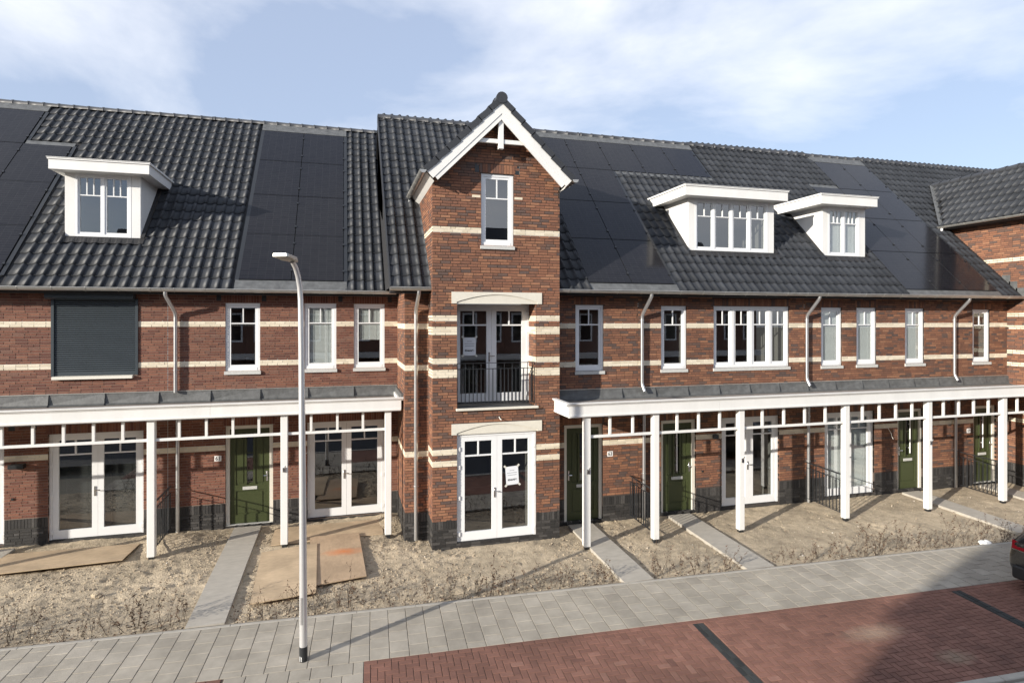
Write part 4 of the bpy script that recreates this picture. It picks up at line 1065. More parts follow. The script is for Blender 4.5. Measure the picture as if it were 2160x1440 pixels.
# tower roof: two tiled slopes running back into the main roof
RIDGE_Z = 9.70; OV = 1.63; FY = 12.50
def tower_roof(house):
    yb = RE+(RIDGE_Z-EAVE_Z)/PITCH
    ez = RIDGE_Z-OV
    ye = RE+(ez-EAVE_Z)/PITCH
    b = MB()
    for sg in (-1, 1):
        f = [(TC, FY+.02, RIDGE_Z-.05), (TC, yb, RIDGE_Z-.05), (TC+sg*OV, ye, ez-.05), (TC+sg*OV, FY+.02, ez-.05)]
        b.add(f, [(0, 1, 2, 3) if sg > 0 else (3, 2, 1, 0)])
    rf = b.build('tower_roof', 'roof_base', house)
    ins = []
    for sg in (-1, 1):
        x_axis = Vector((0, -sg*1.0, 0)); up = Vector((-sg*.7071, 0, .7071)); nr = Vector((sg*.7071, 0, .7071))
        M0 = Matrix((( x_axis.x, up.x, nr.x, 0), (x_axis.y, up.y, nr.y, 0), (x_axis.z, up.z, nr.z, 0), (0, 0, 0, 1)))
        if M0.determinant() < 0: x_axis = -x_axis; M0 = Matrix(((x_axis.x, up.x, nr.x, 0), (x_axis.y, up.y, nr.y, 0), (x_axis.z, up.z, nr.z, 0), (0, 0, 0, 1)))
        y = FY+TW/2+.01; 
        while y < yb:
            j = 0
            while j*.325 < OV*1.414-.15:
                s = j*.325-.04; p = Vector((TC+sg*OV, y, ez-.015))+up*s
                if p.z+.15 > roofline(y)-.1 or y < RE: ins.append((0, Matrix.Translation(p) @ M0))
                j += 1
            y += TW
    place(rf, 'roof_tile', [TILE], 'roof_tile', ins, restname='roof_tiles', smooth=True)
    # verge tiles: downturned edge pieces along the front
    for sg in (-1, 1):
        j = 0
        while j*.325 < OV*1.414-.10:
            s0 = j*.325-.02; s1 = s0+.345; up = Vector((-sg*.7071, 0, .7071)); nr = Vector((sg*.7071, 0, .7071)); p = Vector((TC+sg*OV, 0, ez))
            q = MB(); vs = []
            for s_, l in ((s0, .030), (s1, .006)):
                for dn in (.040+l, -.085+l):
                    for yy in (FY-.022, FY+.06): v_ = p+up*s_+nr*dn; vs.append((v_.x, yy, v_.z))
            fs = [(0, 1, 3, 2), (4, 6, 7, 5), (0, 4, 5, 1), (2, 3, 7, 6), (0, 2, 6, 4), (1, 5, 7, 3)]
            q.add(vs, fs); q.build('verge_tile', 'ridge_tile', rf); j += 1
    # ridge
    y = FY-.03; k = 0
    while y < yb-.2:
        r0 = .125
        q = MB(); pts = []
        q.tube([(TC, y, RIDGE_Z+.005), (TC, y+.33, RIDGE_Z-.003), (TC, y+.331, RIDGE_Z+.0), (TC, y+.38, RIDGE_Z+.0)], [r0, r0-.012, r0+.006, r0+.006], 16); q.build('ridge_tile', 'ridge_tile', rf, True); y += .375
    # barge boards with lower edge board and collar truss
    for sg in (-1, 1):
        up = Vector((-sg*.7071, 0, .7071)); nr = Vector((sg*.7071, 0, .7071)); e = Vector((TC+sg*OV, 0, ez))
        def pr(y0, y1, n0, n1, s0, s1, nm):
            s1a = lambda n_: s1-(.0 if sg else 0)
            A = []
            L_ = OV*1.4142
            for nn, se in ((n0, L_+n0*0), (n1, L_+n1*0)):
                # cut plumb at the ridge: keep x on its own side of TC
                pe = e+nr*nn; smax = abs(pe.x-TC)/.7071
                A += [e+nr*nn+up*(s0-(.10 if nn == n1 else 0)*0), e+nr*nn+up*min(s1, smax)]
            p0, p1, p2, p3 = A[0], A[1], A[3], A[2]
            q = MB(); q.add([(p.x, y0, p.z) for p in (p0, p1, p2, p3)]+[(p.x, y1, p.z) for p in (p0, p1, p2, p3)], [(0, 1, 2, 3), (7, 6, 5, 4), (0, 4, 5, 1), (1, 5, 6, 2), (2, 6, 7, 3), (3, 7, 4, 0)]); q.build(nm, 'white_paint', rf)
        pr(FY, FY+.035, -.235, -.045, -.03, 9, 'barge_board')
        pr(FY+.012, FY+.036+.012, -.325, -.2355, .02, 9, 'barge_moulding')
        pr(FY+.05, TF-.008, -.085, -.052, -.02, 9, 'soffit')
        # box gutter end + eaves
        x = TC+sg*(OV+.07)
        q = MB(); r_ = .070; N_ = 10; ys0, ys1 = FY-.03, ye-.05
        ring = [(x+r_*math.cos(math.pi+math.pi*k/N_), ez-.03+r_*math.sin(math.pi+math.pi*k/N_)) for k in range(N_+1)]+[(x+(r_-.006)*math.cos(2*math.pi-math.pi*k/N_), ez-.03+(r_-.006)*math.sin(2*math.pi-math.pi*k/N_)) for k in range(N_+1)]
        n = len(ring); q.add([(a, ys0, c) for a, c in ring]+[(a, ys1, c) for a, c in ring], [(i, (i+1) % n, n+(i+1) % n, n+i) for i in range(n)]+[tuple(reversed(range(N_+1))), tuple(range(n, n+N_+1))])
        gu = q.build('tower_gutter', 'zinc', house, True)
        MB().add([(a_, ys0+.001, c_) for a_, c_ in ring[:N_+1]], [tuple(range(N_+1))]).build('gutter_end', 'zinc', gu)
        yy = ys0+.5
        while yy < ys1:
            MB().tube([(x+(r_+.004)*math.cos(math.pi+math.pi*k/8), yy, ez-.03+(r_+.004)*math.sin(math.pi+math.pi*k/8)) for k in range(9)], .0055, 5).build('gutter_bracket', 'zinc', gu, True); yy += .6
        xw = TX0 if sg < 0 else TX1
        MB().add([(TC+sg*(OV-.005), FY+.05, ez-.075), (TC+sg*(OV-.005), ye, ez-.075), (xw-sg*.0+sg*.01, ye, ez-.24), (xw+sg*.01, FY+.05, ez-.24), (TC+sg*(OV-.005), FY+.05, ez-.02), (TC+sg*(OV-.005), ye, ez-.02)], [(0, 1, 2, 3) if sg > 0 else (3, 2, 1, 0), (0, 4, 5, 1)]).build('eaves_board', 'white_paint', house)
        MB().tube([(TC+sg*(OV+.07), ye-.12, ez-.09), (TC+sg*(OV+.07), ye-.12, ez-.16), (TC+sg*(OV+.06), ye-.2, ez-.2)], .038, 10).build('outlet', 'chrome_white', gu, True)
    # king post and collar
    zc = 8.78
    MB().bbox(TC-.055, TC+.055, FY+.05, FY+.15, zc-.16, RIDGE_Z-.25, .004).build('king_post', 'white_paint', rf)
    hw = RIDGE_Z-.27-zc
    MB().bbox(TC-hw-.02, TC-.057, FY+.07, FY+.13, zc-.045, zc+.045, .004).bbox(TC+.057, TC+hw+.02, FY+.07, FY+.13, zc-.045, zc+.045, .004).build('collar_beam', 'white_paint', rf)
    for sg in (-1, 1):
        MB().add([(TC+sg*(hw+.05), FY+.05, zc-.05), (TC+sg*(hw+.05), TF, zc-.30), (TC+sg*(hw-.02), TF, zc-.05), (TC+sg*(hw-.02), FY+.05, zc+.02)], [(0, 1, 2, 3), (3, 2, 1, 0)])
tower_roof(tw)

PC = [(5.58, 6.705, .20, 1.88), (6.71, 7.85, .20, 1.88), (5.58, 6.705, 1.89, 3.58), (6.71, 7.85, 1.89, 3.58), (5.58, 6.705, 3.59, 5.28), (6.71, 7.85, 3.59, 5.28)]
PCt = [(5.58+1.14*i-.01, 5.58+1.14*(i+1)-.015, 5.29, 6.94) for i in range(5)]
def under_tower(x, s): return abs(x-TC) < OV+.05 and EAVE_Z+s*SA < RIDGE_Z-.05-abs(x-TC) and True
def covC(x, s):
    if TX0-.02 < x < TX1+.02 and EAVE_Z+s*SA < 8.1: return True
    z = EAVE_Z+s*SA
    return abs(x-TC) < OV and z < RIDGE_Z-abs(x-TC)-.02 and z > 7.6
ALLR = PC+PCt
def skipC(x, s): return inpan(ALLR, x, s, .08, .06) or covC(x, s) or (5.5 < x < 7.95 and s < .32) or (5.5 < x < 11.35 and s > 6.9)
tiled_roof(tw, .94, XCD, RE, EAVE_Z, LEN_R, skipC, 41, .955, lambda x, s: TX0-.1 < x < TX1+.1 and EAVE_Z+s*SA < 7.6)
# verge of the higher roof against the set-back houses
vg = MB()
def rp3(x, s, h=0): return (x, RE+s*CA-h*SA, EAVE_Z+s*SA+h*CA)
vg.add([rp3(.93, -.02, .055), rp3(.93, LEN_R, .055), rp3(.93, LEN_R, -.16), rp3(.93, -.02, -.16), rp3(.955, -.02, .055), rp3(.955, LEN_R, .055)], [(0, 1, 2, 3), (0, 4, 5, 1)]); vg.build('verge', 'ridge_tile', tw)
MB().add([rp3(.945, 4.2, -.06), rp3(.945, LEN_R, -.06), (.945, RE+LEN_R*CA, 8.5), (.945, RE+4.2*CA, 7.5)], [(0, 1, 2, 3), (3, 2, 1, 0)]).build('gable_board', 'white_paint', tw)
MB().add([rp3(.96, .1, -.1), rp3(.96, LEN_R, -.1), (.96, RE+LEN_R*CA, 5.62), (.96, RE+.3, 5.62)], [(0, 1, 2, 3)]).build('gable_wall', 'roof_base', tw)
gutter(tw, .93, TX0-.01, RE-.075, EAVE_Z-.02); gutter(tw, TX1+.01, XCD, RE-.075, EAVE_Z-.02)
MB().box(.95, TX0, RE+.02, RF-.012, EAVE_Z-.13, EAVE_Z-.07).box(TX1, XCD, RE+.02, RF-.012, EAVE_Z-.13, EAVE_Z-.07).build('eaves_board', 'roof_base', tw)
downpipe(tw, [(1.55, RE-.06, 5.56), (1.55, RE-.05, 5.47), (1.53, RF-.085, 5.12), (1.53, RF-.085, .0)], .042, (4.3, 2.4, 1.2), RF)
# stepped lead where the roof meets the tower cheek
for i in range(9):
    y = RE+.1+i*.26; z = roofline(y)
    MB().quad((TX0-.012, y, z-.05), (TX0-.012, y+.30, z+.22), (TX0-.012, y+.30, z+.36), (TX0-.012, y, z+.12)).build('lead_step', 'lead', tw)

# ------------------------------------------------------------------ right row
XDE, XEF = 12.02, 17.25
rh = [thing('terraced_house', (9.5, RF, 0), 'brick house right of the tower with a wide four-light dormer', 'house', 'row of terraced houses'),
      thing('terraced_house', (14.6, RF, 0), 'brick house with narrow dormer and blinds behind its windows', 'house', 'row of terraced houses'),
      thing('terraced_house', (18.4, RF, 0), 'rightmost house of the row with plate 69, squeezed against the corner wing', 'house', 'row of terraced houses')]
opD = [(7.68, 8.41, 3.665, 5.26), (9.20, 11.53, 3.665, 5.265), (7.68, 8.68, .03, 2.365, .09), (9.44, 11.22, .02, 2.355)]
opE = [(12.58, 13.28, 3.655, 5.25), (13.78, 14.48, 3.66, 5.25), (15.51, 16.22, 3.66, 5.24), (12.70, 14.41, .02, 2.35), (15.24, 16.17, .03, 2.345, .09)]
opF = [(18.08, 18.77, 3.655, 5.22), (18.11, 19.03, .02, 2.33, .09)]
for h, a, c, ops, sd in ((rh[0], XCD+.005, XDE-.005, opD, 51), (rh[1], XDE+.005, XEF-.005, opE, 52), (rh[2], XEF+.005, WX, opF, 53)):
    Wall(h, 'y', RF, a, c, -.35, 5.56, -.020, 'brick_mixed', ops, CR_R, mortar='mortar_dark', seed=sd, heads=heads_for(ops, 5.56, 0))
window(rh[0], 7.68, 8.41, 3.665, 5.26, RF+.034, label='single upper window right of the downpipe')
window(rh[0], 9.20, 11.53, 3.665, 5.265, RF+.034, lights=4, label='wide upper window of four lights')
window(rh[1], 12.58, 13.28, 3.655, 5.25, RF+.034, bl=(.03, 'blind'))
window(rh[1], 13.78, 14.48, 3.66, 5.25, RF+.034, bl=(.03, 'blind'))
window(rh[1], 15.51, 16.22, 3.66, 5.24, RF+.034, bl=(.03, 'blind'))
window(rh[2], 18.08, 18.77, 3.655, 5.22, RF+.034)
front_door(rh[0], 7.68, 8.68, .035, 2.365, RF+.05, hand=1); french_door(rh[0], 9.44, 11.22, .04, 2.355, RF+.055)
french_door(rh[1], 12.70, 14.41, .04, 2.35, RF+.055, bl='blind'); front_door(rh[1], 15.24, 16.17, .035, 2.345, RF+.05, hand=-1)
front_door(rh[2], 18.11, 19.03, .03, 2.33, RF+.05, hand=1)
number_plate(rh[2], 17.925, 1.61, RF, '69')
for h, x in ((rh[0], 8.86), (rh[1], 15.05)): small_box(h, 'door_bell', x, RF, 1.02, .05, .03, .05, 'black_metal')
small_box(rh[0], 'wall_lamp', 9.22, RF, 1.90, .12, .12, .10, 'anthracite')
cable(rh[0], [(9.26, RF, 1.95), (9.30, RF-.06, 1.98), (9.36, RF-.09, 1.92), (9.34, RF-.10, 1.84)]); cable(rh[1], [(14.82, RF, 1.93), (14.84, RF-.05, 1.85), (14.92, RF-.08, 1.70), (14.98, RF-.05, 1.60), (15.0, RF-.08, 1.52)])
PE = []
for s0, s1, cols in ((.16, 1.83, (0, 1, 2)), (1.84, 3.52, (0, 1, 2)), (3.53, 5.19, (0, 1, 2)), (5.20, 6.88, (1, 2))):
    for c in cols: PE.append((15.12+1.14*c, 15.12+1.14*(c+1)-.005, s0, s1))
DD, DE_ = (8.87, 11.58), (13.24, 14.76)
def indorm(d, x, s): return d[0]-.05 < x < d[1]+.05 and 1.45 < s < 3.60
def skipD(x, s): return inpan(ALLR, x, s, .08, .06) or indorm(DD, x, s) or (x < 7.95 and s < .32) or (x < 11.35 and s > 6.9)
def skipE(x, s): return inpan(PE, x, s, .08, .06) or indorm(DE_, x, s) or (15.05 < x < 18.62 and s < .32) or (16.2 < x < 18.6 and s > 6.85)
def wing_cov(x, s):     # where the wing roof covers the main roof
    z = EAVE_Z+s*SA; return x > 19.05 and z > 7.95 and z < 8.0+min(x-19.05, 1.75)*1.03
def skipF(x, s): return skipE(x, s) or (x > 19.36 and s < 3.1) or wing_cov(x, s)
tiled_roof(rh[0], XCD, XDE, RE, EAVE_Z, LEN_R, skipD, 61, .955, lambda x, s: DD[0]-.1 < x < DD[1]+.1 and 1.62 < s < 3.5)
tiled_roof(rh[1], XDE, XEF, RE, EAVE_Z, LEN_R, skipE, 62, .955, lambda x, s: DE_[0]-.1 < x < DE_[1]+.1 and 1.62 < s < 3.5)
tiled_roof(rh[2], XEF, 26.0, RE, EAVE_Z, LEN_R, skipF, 63, .955, lambda x, s: x > WX+.1 and s < 3.0)
panel_field(tw, [p for p in PC if p[1] < 7.0]+[PCt[0]], RE, EAVE_Z)
panel_field(rh[0], [p for p in PC if p[1] > 7.0]+PCt[1:], RE, EAVE_Z)
panel_field(rh[1], PE[:2]+PE[3:5]+PE[6:8]+PE[9:10], RE, EAVE_Z); panel_field(rh[2], [PE[2], PE[5], PE[8], PE[10]], RE, EAVE_Z)
flash_strip(tw, 5.52, XCD-.002, -.05, .19, RE, EAVE_Z); flash_strip(rh[0], XCD+.002, 7.92, -.05, .19, RE, EAVE_Z)
flash_strip(tw, 5.52, XCD-.002, 6.96, 7.32, RE, EAVE_Z, .05); flash_strip(rh[0], XCD+.002, 11.34, 6.96, 7.32, RE, EAVE_Z, .05)
flash_strip(rh[0], 7.87, 11.30, 5.14, 5.28, RE, EAVE_Z, .03)
flash_strip(rh[1], 15.06, XEF-.002, -.05, .15, RE, EAVE_Z); flash_strip(rh[2], XEF+.002, 18.60, -.05, .15, RE, EAVE_Z)
flash_strip(rh[1], 16.20, XEF-.002, 6.90, 7.32, RE, EAVE_Z, .05); flash_strip(rh[2], XEF+.002, 18.60, 6.90, 7.32, RE, EAVE_Z, .05); flash_strip(rh[1], 15.06, 16.24, 5.21, 5.38, RE, EAVE_Z, .03)
for h, xx, a, c in ((tw, 5.54, .2, 6.94), (rh[0], 7.89, .2, 5.28), (rh[0], 11.30, 5.29, 6.94), (rh[1], 15.08, .16, 5.2), (rh[2], 18.57, .16, 6.88)): flash_strip(h, xx-.035, xx+.035, a, c, RE, EAVE_Z, .035, 'black_metal')
dormer(rh[0], DD[0], DD[1], 14.14, 6.78, 8.19, 8.55, 11.72, 13.75, 8.165, 8.45, RE, 4, 2, 'wide white dormer with four windows', upz=7.71)
dormer(rh[1], DE_[0], DE_[1], 14.14, 6.765, 8.185, 12.84, 14.80, 13.75, 8.165, 8.45, RE, 2, 3, 'narrow white dormer with blinds behind two windows', bl='blind', upz=7.71)
for h, a, c in ((rh[0], XCD+.003, XDE), (rh[1], XDE+.003, XEF), (rh[2], XEF+.003, WX-.02)):
    gutter(h, a, c, RE-.075, EAVE_Z-.02); MB().box(a, c, RE+.02, RF-.012, EAVE_Z-.13, EAVE_Z-.07).build('eaves_board', 'roof_base', h)
for h, x in ((rh[0], 7.11), (rh[1], 12.02+.02), (rh[2], 17.27)):
    downpipe(h, [(x+.03, RE-.06, 5.56), (x+.03, RE-.05, 5.47), (x, RF-.085, 5.02), (x, RF-.085, 3.30), (x+.03, RF-.16, 3.14)], .042, (4.9, 3.78), RF)
    downpipe(h, [(x+.05, RF-.085, 2.85), (x+.05, RF-.085, -.02)], .040, (2.3, 1.1), RF)
# stepped lead against the wing
for i in range(3):
    y = RE-.05+i*.20; z = roofline(y)
    MB().box(WX-.012, WX-.009, y, y+.24, z-.02, z+.30).build('lead_step', 'lead', rh[2])

# corner wing, turned at right angles
wg = thing('corner_wing', (21, 12.5, 0), 'projecting brick wing with tiled roof at the right edge', 'house')
Wall(wg, 'x', WX, 10.6, 17.0, -.35, 7.95, -.020, 'brick_mixed', (), (6.735, 5.04, 4.70, 3.93, 3.60, 1.875, 2.123), mortar='mortar_dark', seed=71, name='wall', keep=lambda u, z: u < RF+.05 or z > roofline(u)-.2)
MB().box(WX+.001, 26, 10.6, 10.8, -.35, 7.95).build('front_wall', 'brick_mixed', wg)
def wing_roof(h):
    ex, ez, rx, rz = 19.05, 8.02, 20.80, 9.80; y0 = 10.3
    yb_e, yb_r = RE+(ez-EAVE_Z)/PITCH, RE+(rz-EAVE_Z)/PITCH
    b = MB().add([(ex, y0, ez), (ex, yb_e, ez), (rx, yb_r, rz), (rx, y0, rz)], [(3, 2, 1, 0), (0, 1, 2, 3)]); b.add([(rx, y0, rz), (rx, yb_r, rz), (2*rx-ex, yb_e, ez), (2*rx-ex, y0, ez)], [(0, 1, 2, 3)])
    rf = b.build('roof', 'roof_base', h)
    up = Vector((rx-ex, 0, rz-ez)).normalized(); xa = Vector((0, -1, 0)); nr = xa.cross(up); 
    M0 = Matrix(((xa.x, up.x, nr.x, 0), (xa.y, up.y, nr.y, 0), (xa.z, up.z, nr.z, 0), (0, 0, 0, 1)))
    Ls = math.hypot(rx-ex, rz-ez); ins = []; y = y0
    while y < yb_r+.2:
        j = 0
        while j*TG < Ls-.15:
            p = Vector((ex, y, ez+.01))+up*(j*TG-.03)
            if y < RE+(p.z+.1-EAVE_Z)/PITCH-.10: ins.append((0, Matrix.Translation(p) @ M0))
            j += 1
        y += TW
    place(rf, 'roof_tile', [TILE], 'roof_tile', ins, restname='roof_tiles', smooth=True)
    y = y0
    while y < yb_r:
        MB().tube([(rx, y, rz), (rx, y+.33, rz-.005), (rx, y+.331, rz+.0), (rx, y+.38, rz+.0)], [.12, .11, .127, .127], 14).build('ridge_tile', 'ridge_tile', rf, True); y += .375
    # valley strip
    a = Vector((ex-.05, yb_e-.06, ez+.0)); c = Vector((rx, yb_r-.06, rz))
    MB().add([(a.x-.05, a.y-.06, a.z+.02), (a.x+.12, a.y-.06, a.z+.06), (c.x+.10, c.y-.08, c.z+.07), (c.x-.12, c.y-.04, c.z+.05)], [(0, 1, 2, 3), (3, 2, 1, 0)]).build('valley', 'lead', rf)
    r_ = .070; N_ = 10; x = ex-.07
    ring = [(x+r_*math.cos(math.pi+math.pi*k/N_), ez-.03+r_*math.sin(math.pi+math.pi*k/N_)) for k in range(N_+1)]+[(x+(r_-.006)*math.cos(2*math.pi-math.pi*k/N_), ez-.03+(r_-.006)*math.sin(2*math.pi-math.pi*k/N_)) for k in range(N_+1)]
    n = len(ring); q = MB().add([(p, y0, z) for p, z in ring]+[(p, yb_e, z) for p, z in ring], [(i, (i+1) % n, n+(i+1) % n, n+i) for i in range(n)]+[tuple(reversed(range(N_+1))), tuple(range(n, n+N_+1))])
    g = q.build('gutter', 'zinc', h, True)
    y = yb_e-.35
    while y > y0: MB().tube([(x+(r_+.004)*math.cos(math.pi+math.pi*k/8), y, ez-.03+(r_+.004)*math.sin(math.pi+math.pi*k/8)) for k in range(9)], .0055, 5).build('gutter_bracket', 'zinc', g, True); y -= .62
    MB().tube([(x, yb_e-.2, ez-.09), (x, yb_e-.2, ez-.16), (x+.02, yb_e-.12, ez-.2)], .038, 10).build('outlet', 'chrome_white', g, True)
    MB().box(ex-.0, WX-.01, y0, yb_e, ez-.13, ez-.05).build('eaves_board', 'roof_base', h)
wing_roof(wg)

# ------------------------------------------------------------------ verandas along the fronts
def veranda(label, loc, x0, x1, wall, yp, yfa, zt, zb, zrail, posts, bays, left_end, right_end, house, lead_n, deep=None, railx1=None):
    """flat canopy: fascia with lips, roof deck, posts, hanging balusters on a rail"""
    v = thing('veranda', loc, label, 'veranda')
    nb = max(1, round((x1-x0)/3.9)); f = MB()
    for k in range(nb): f.box(x0+(x1-x0)*k/nb+(.0015 if k else 0), x0+(x1-x0)*(k+1)/nb-(.0015 if k < nb-1 else 0), yfa, yfa+.04, zb+.055, zt-.055)
    if left_end: f.box(x0, x0+.04, yfa+.041, wall-.01, zb+.055, zt-.055)
    if right_end: f.box(x1-.04, x1, yfa+.041, wall-.01, zb+.055, zt-.055)
    f.build('fascia', 'white_paint', v)
    lp = MB()
    xl = x0-(.05 if left_end else 0); xr = x1+(.05 if right_end else 0)
    prof = [(yfa-.001, zt-.075), (yfa-.018, zt-.055), (yfa-.022, zt-.04), (yfa-.048, zt-.03), (yfa-.052, zt), (yfa+.05, zt), (yfa+.05, zt-.056), (yfa-.001, zt-.056)]
    lp.prism(prof, 0, xl, xr)
    if left_end: lp.prism([(x0+(yfa-p[0])*-1 if False else x0-(yfa-p[0]), p[1]) for p in prof], 1, yfa+.051, wall-.01)
    lp.build('crown_moulding', 'white_paint', v)
    lo = MB().box(x0+.01, x1-.005, yfa-.014, yfa+.07, zb+.022, zb+.0545).box(x0+.03, x1-.01, yfa+.02, yfa+.11, zb, zb+.0215)
    if left_end: lo.box(x0-.014, x0+.06, yfa+.071, wall-.01, zb+.022, zb+.0545)
    lo.build('lower_lip', 'white_paint', v)
    MB().box(x0+.042, x1-.042, yfa+.052, wall-.004, zt-.19, zt-.155).build('roof_deck', 'bitumen', v)
    MB().quad((x0+.04, yfa+.12, zb+.09), (x0+.04, wall-.01, zb+.09), (x1-.04, wall-.01, zb+.09), (x1-.04, yfa+.12, zb+.09)).build('ceiling', 'white_paint', v)
    # zinc kerb trim on top
    hw = .072
    for x in posts:
        MB().bbox(x-hw, x+hw, yp-hw, yp+hw, gz(yp)+.012, zb-.001, .008).build('post', 'white_paint', v)
        MB().box(x-.05, x+.05, yp-.05, yp+.05, gz(yp)-.15, gz(yp)+.0115).build('post_base', 'black_metal', v)
    ends = list(posts)
    for i, (a, c, n) in enumerate(bays):
        MB().bbox(a+hw+.001, c-hw-.001, yp-.03, yp+.03, zrail-.028, zrail+.028, .004).build('rail', 'white_paint', v)
        for k in range(1, n+1):
            x = a+(c-a)*k/(n+1); MB().bbox(x-.026, x+.026, yp-.026, yp+.026, zrail+.0285, zb-.001, .003).build('baluster', 'white_paint', v)
    return v
v1 = veranda('white timber veranda on posts before the set-back left houses', (-3, 13.88, 0), -10.6, 1.235, LF, 13.88, 13.73, 3.155, 2.84, 2.425,
    [-9.4, -6.95, -3.835, -1.264, .952], [(-9.4, -6.95, 4), (-6.95, -3.835, 5), (-3.835, -1.264, 4), (-1.264, .952, 3)], False, True, lh, 12)
v2 = veranda('long white timber veranda on posts along the right row of houses', (10, 12.1, 0), 4.60, WX-.02, RF, 12.10, 11.96, 3.125, 2.80, 2.36,
    [5.077, 6.737, 8.973, 12.017, 14.672, 17.313], [(5.077, 6.737, 2), (6.737, 8.973, 3), (8.973, 12.017, 4), (12.017, 14.672, 4), (14.672, 17.313, 4), (17.313, 19.45, 3)], True, False, rh, 14)
lead_course(v1, -10.6, 1.28, LF, 3.255, 11); lead_course(v2, TX1+.0, WX-.02, RF, 3.215, 16)
# zinc end strip where the left canopy meets the return wall
MB().box(1.24, 1.296, 13.75, LF-.02, 3.09, 3.22).build('end_flashing', 'lead', v1)
for v_, x, y, z in ((v1, -1.264, 13.88, 1.66), (v2, 5.077, 12.1, 1.62), (v2, 8.973, 12.1, 1.62), (v2, 14.672, 12.1, 1.72)):
    MB().bbox(x-.03, x+.035, y-.105, y-.0735, z-.05, z+.05, .004).tube([(x+.01, y-.10, z+.03), (x+.03, y-.13, z+.09)], .012, 6).build('socket_box', 'steel', v_)

# ------------------------------------------------------------------ black garden railings
def railing(x, y0, y1, label):
    t = thing('railing', (x, (y0+y1)/2, gz((y0+y1)/2)), label, 'railing', 'black garden railings')
    zb0, zb1 = gz(y0)+.07, gz(y1)+.07; H_ = .98
    def bar(za, zb_, h, w): 
        return MB().add([(x-w, y0, za), (x+w, y0, za), (x+w, y1, zb_), (x-w, y1, zb_), (x-w, y0, za+h), (x+w, y0, za+h), (x+w, y1, zb_+h), (x-w, y1, zb_+h)], [(3,2,1,0),(4,5,6,7),(0,1,5,4),(1,2,6,5),(2,3,7,6),(3,0,4,7)])
    bar(zb0+H_-.02, zb1+H_-.02, .022, .019).build('hand_rail', 'black_metal', t)
    bar(zb0+H_-.16, zb1+H_-.16, .014, .013).build('mid_rail', 'black_metal', t)
    bar(zb0, zb1, .014, .013).build('bottom_rail', 'black_metal', t)
    n = 11
    for i in range(n+1):
        y = y0+.02+(y1-y0-.04)*i/n; z = zb0+(zb1-zb0)*i/n
        top = H_-.021 if i % 2 == 0 else H_-.161
        MB().box(x-.009, x+.009, y-.009, y+.009, z+.0145, z+H_-.161).build('baluster', 'black_metal', t)
        if i % 2 == 0: MB().box(x-.006, x+.006, y-.006, y+.006, z+H_-.1455, z+H_-.021).build('baluster', 'black_metal', t)
    for y, z in ((y0+.02, zb0), (y1-.02, zb1)): MB().tube([(x, y, z+.2), (x, y+(.05 if y > (y0+y1)/2 else -.05), z+.2)], .008, 6).build('wall_fixing', 'black_metal', t)
railing(-3.86, 13.96, 15.36, 'black steel railing beside the left downpipe, seen nearly edge-on')
railing(6.80, 12.18, 13.45, 'black steel railing left of the pull-bar green door, by plate 63')
railing(12.06, 12.18, 13.45, 'black steel railing in front of the door with lowered blinds')
railing(17.35, 12.18, 13.45, 'rightmost black steel railing beside the green door 69')

# ------------------------------------------------------------------ plywood sheets on the soil
def board(label, pts, z, m, t=.018):
    q = MB(); n = 8; a, b_, c, d = [Vector(p) for p in pts]
    V0 = []; 
    for j in range(n+1):
        for i in range(n+1):
            u_, w_ = i/n, j/n; p = (a*(1-u_)+b_*u_)*(1-w_)+(d*(1-u_)+c*u_)*w_
            V0.append((p.x, p.y, p.z+z+.012*math.sin(u_*3.0)*math.sin(w_*3.1)))
    k = len(V0); vs = V0+[(x, y, zz+t) for x, y, zz in V0]; fs = []
    for j in range(n):
        for i in range(n):
            o_ = j*(n+1)+i; fs.append((k+o_, k+o_+1, k+o_+n+2, k+o_+n+1)); fs.append((o_+n+1, o_+n+2, o_+1, o_))
    for i in range(n):
        fs.append((i, i+1, k+i+1, k+i)); e = n*(n+1)+i; fs.append((e+1, e, k+e, k+e+1)); s_ = i*(n+1); fs.append((s_+n+1, s_, k+s_, k+s_+n+1)); e2 = s_+n; fs.append((e2, e2+n+1, k+e2+n+1, k+e2))
    q.add(vs, fs)
    tag(q.build('plywood_sheet', m), label, 'plywood', 'plywood sheets laid on the soil')
G = lambda x, y, dz=0: (x, y, gz(y)+dz)
board('pale plywood sheet lying before the door with blinds, at the left edge', [G(-7.2, 13.62, .02), G(-4.33, 13.765, .03), G(-4.29, 14.73), G(-7.2, 14.79)], -.005, 'plywood')
board('plywood sheet laid against the sill of the right garden door of house 61', [G(-1.55, 13.93, -.01), G(.86, 14.0, -.01), G(.85, 14.99, .0), G(-1.57, 14.97, 0)], -.02, 'plywood')
board('plywood sheet with the orange stain', [G(-.55, 11.69, .0), G(.404, 11.81, .02), G(.313, 14.08, .02), G(-.75, 14.08, .02)], .0, 'plywood_stained')
board('plywood sheet nearest the pavement, behind the lamp pole', [G(-1.59, 11.24, .0), G(-.495, 11.34, .02), G(-.575, 13.62, .02), G(-1.673, 13.46, 0)], .012, 'plywood')
tag(MB().bbox(-7.9, -6.75, 14.55, 15.1, .0, .05, .006).build('concrete_slab', 'path_slab'), 'short grey slab before the cut-off door at the left edge', 'slab')

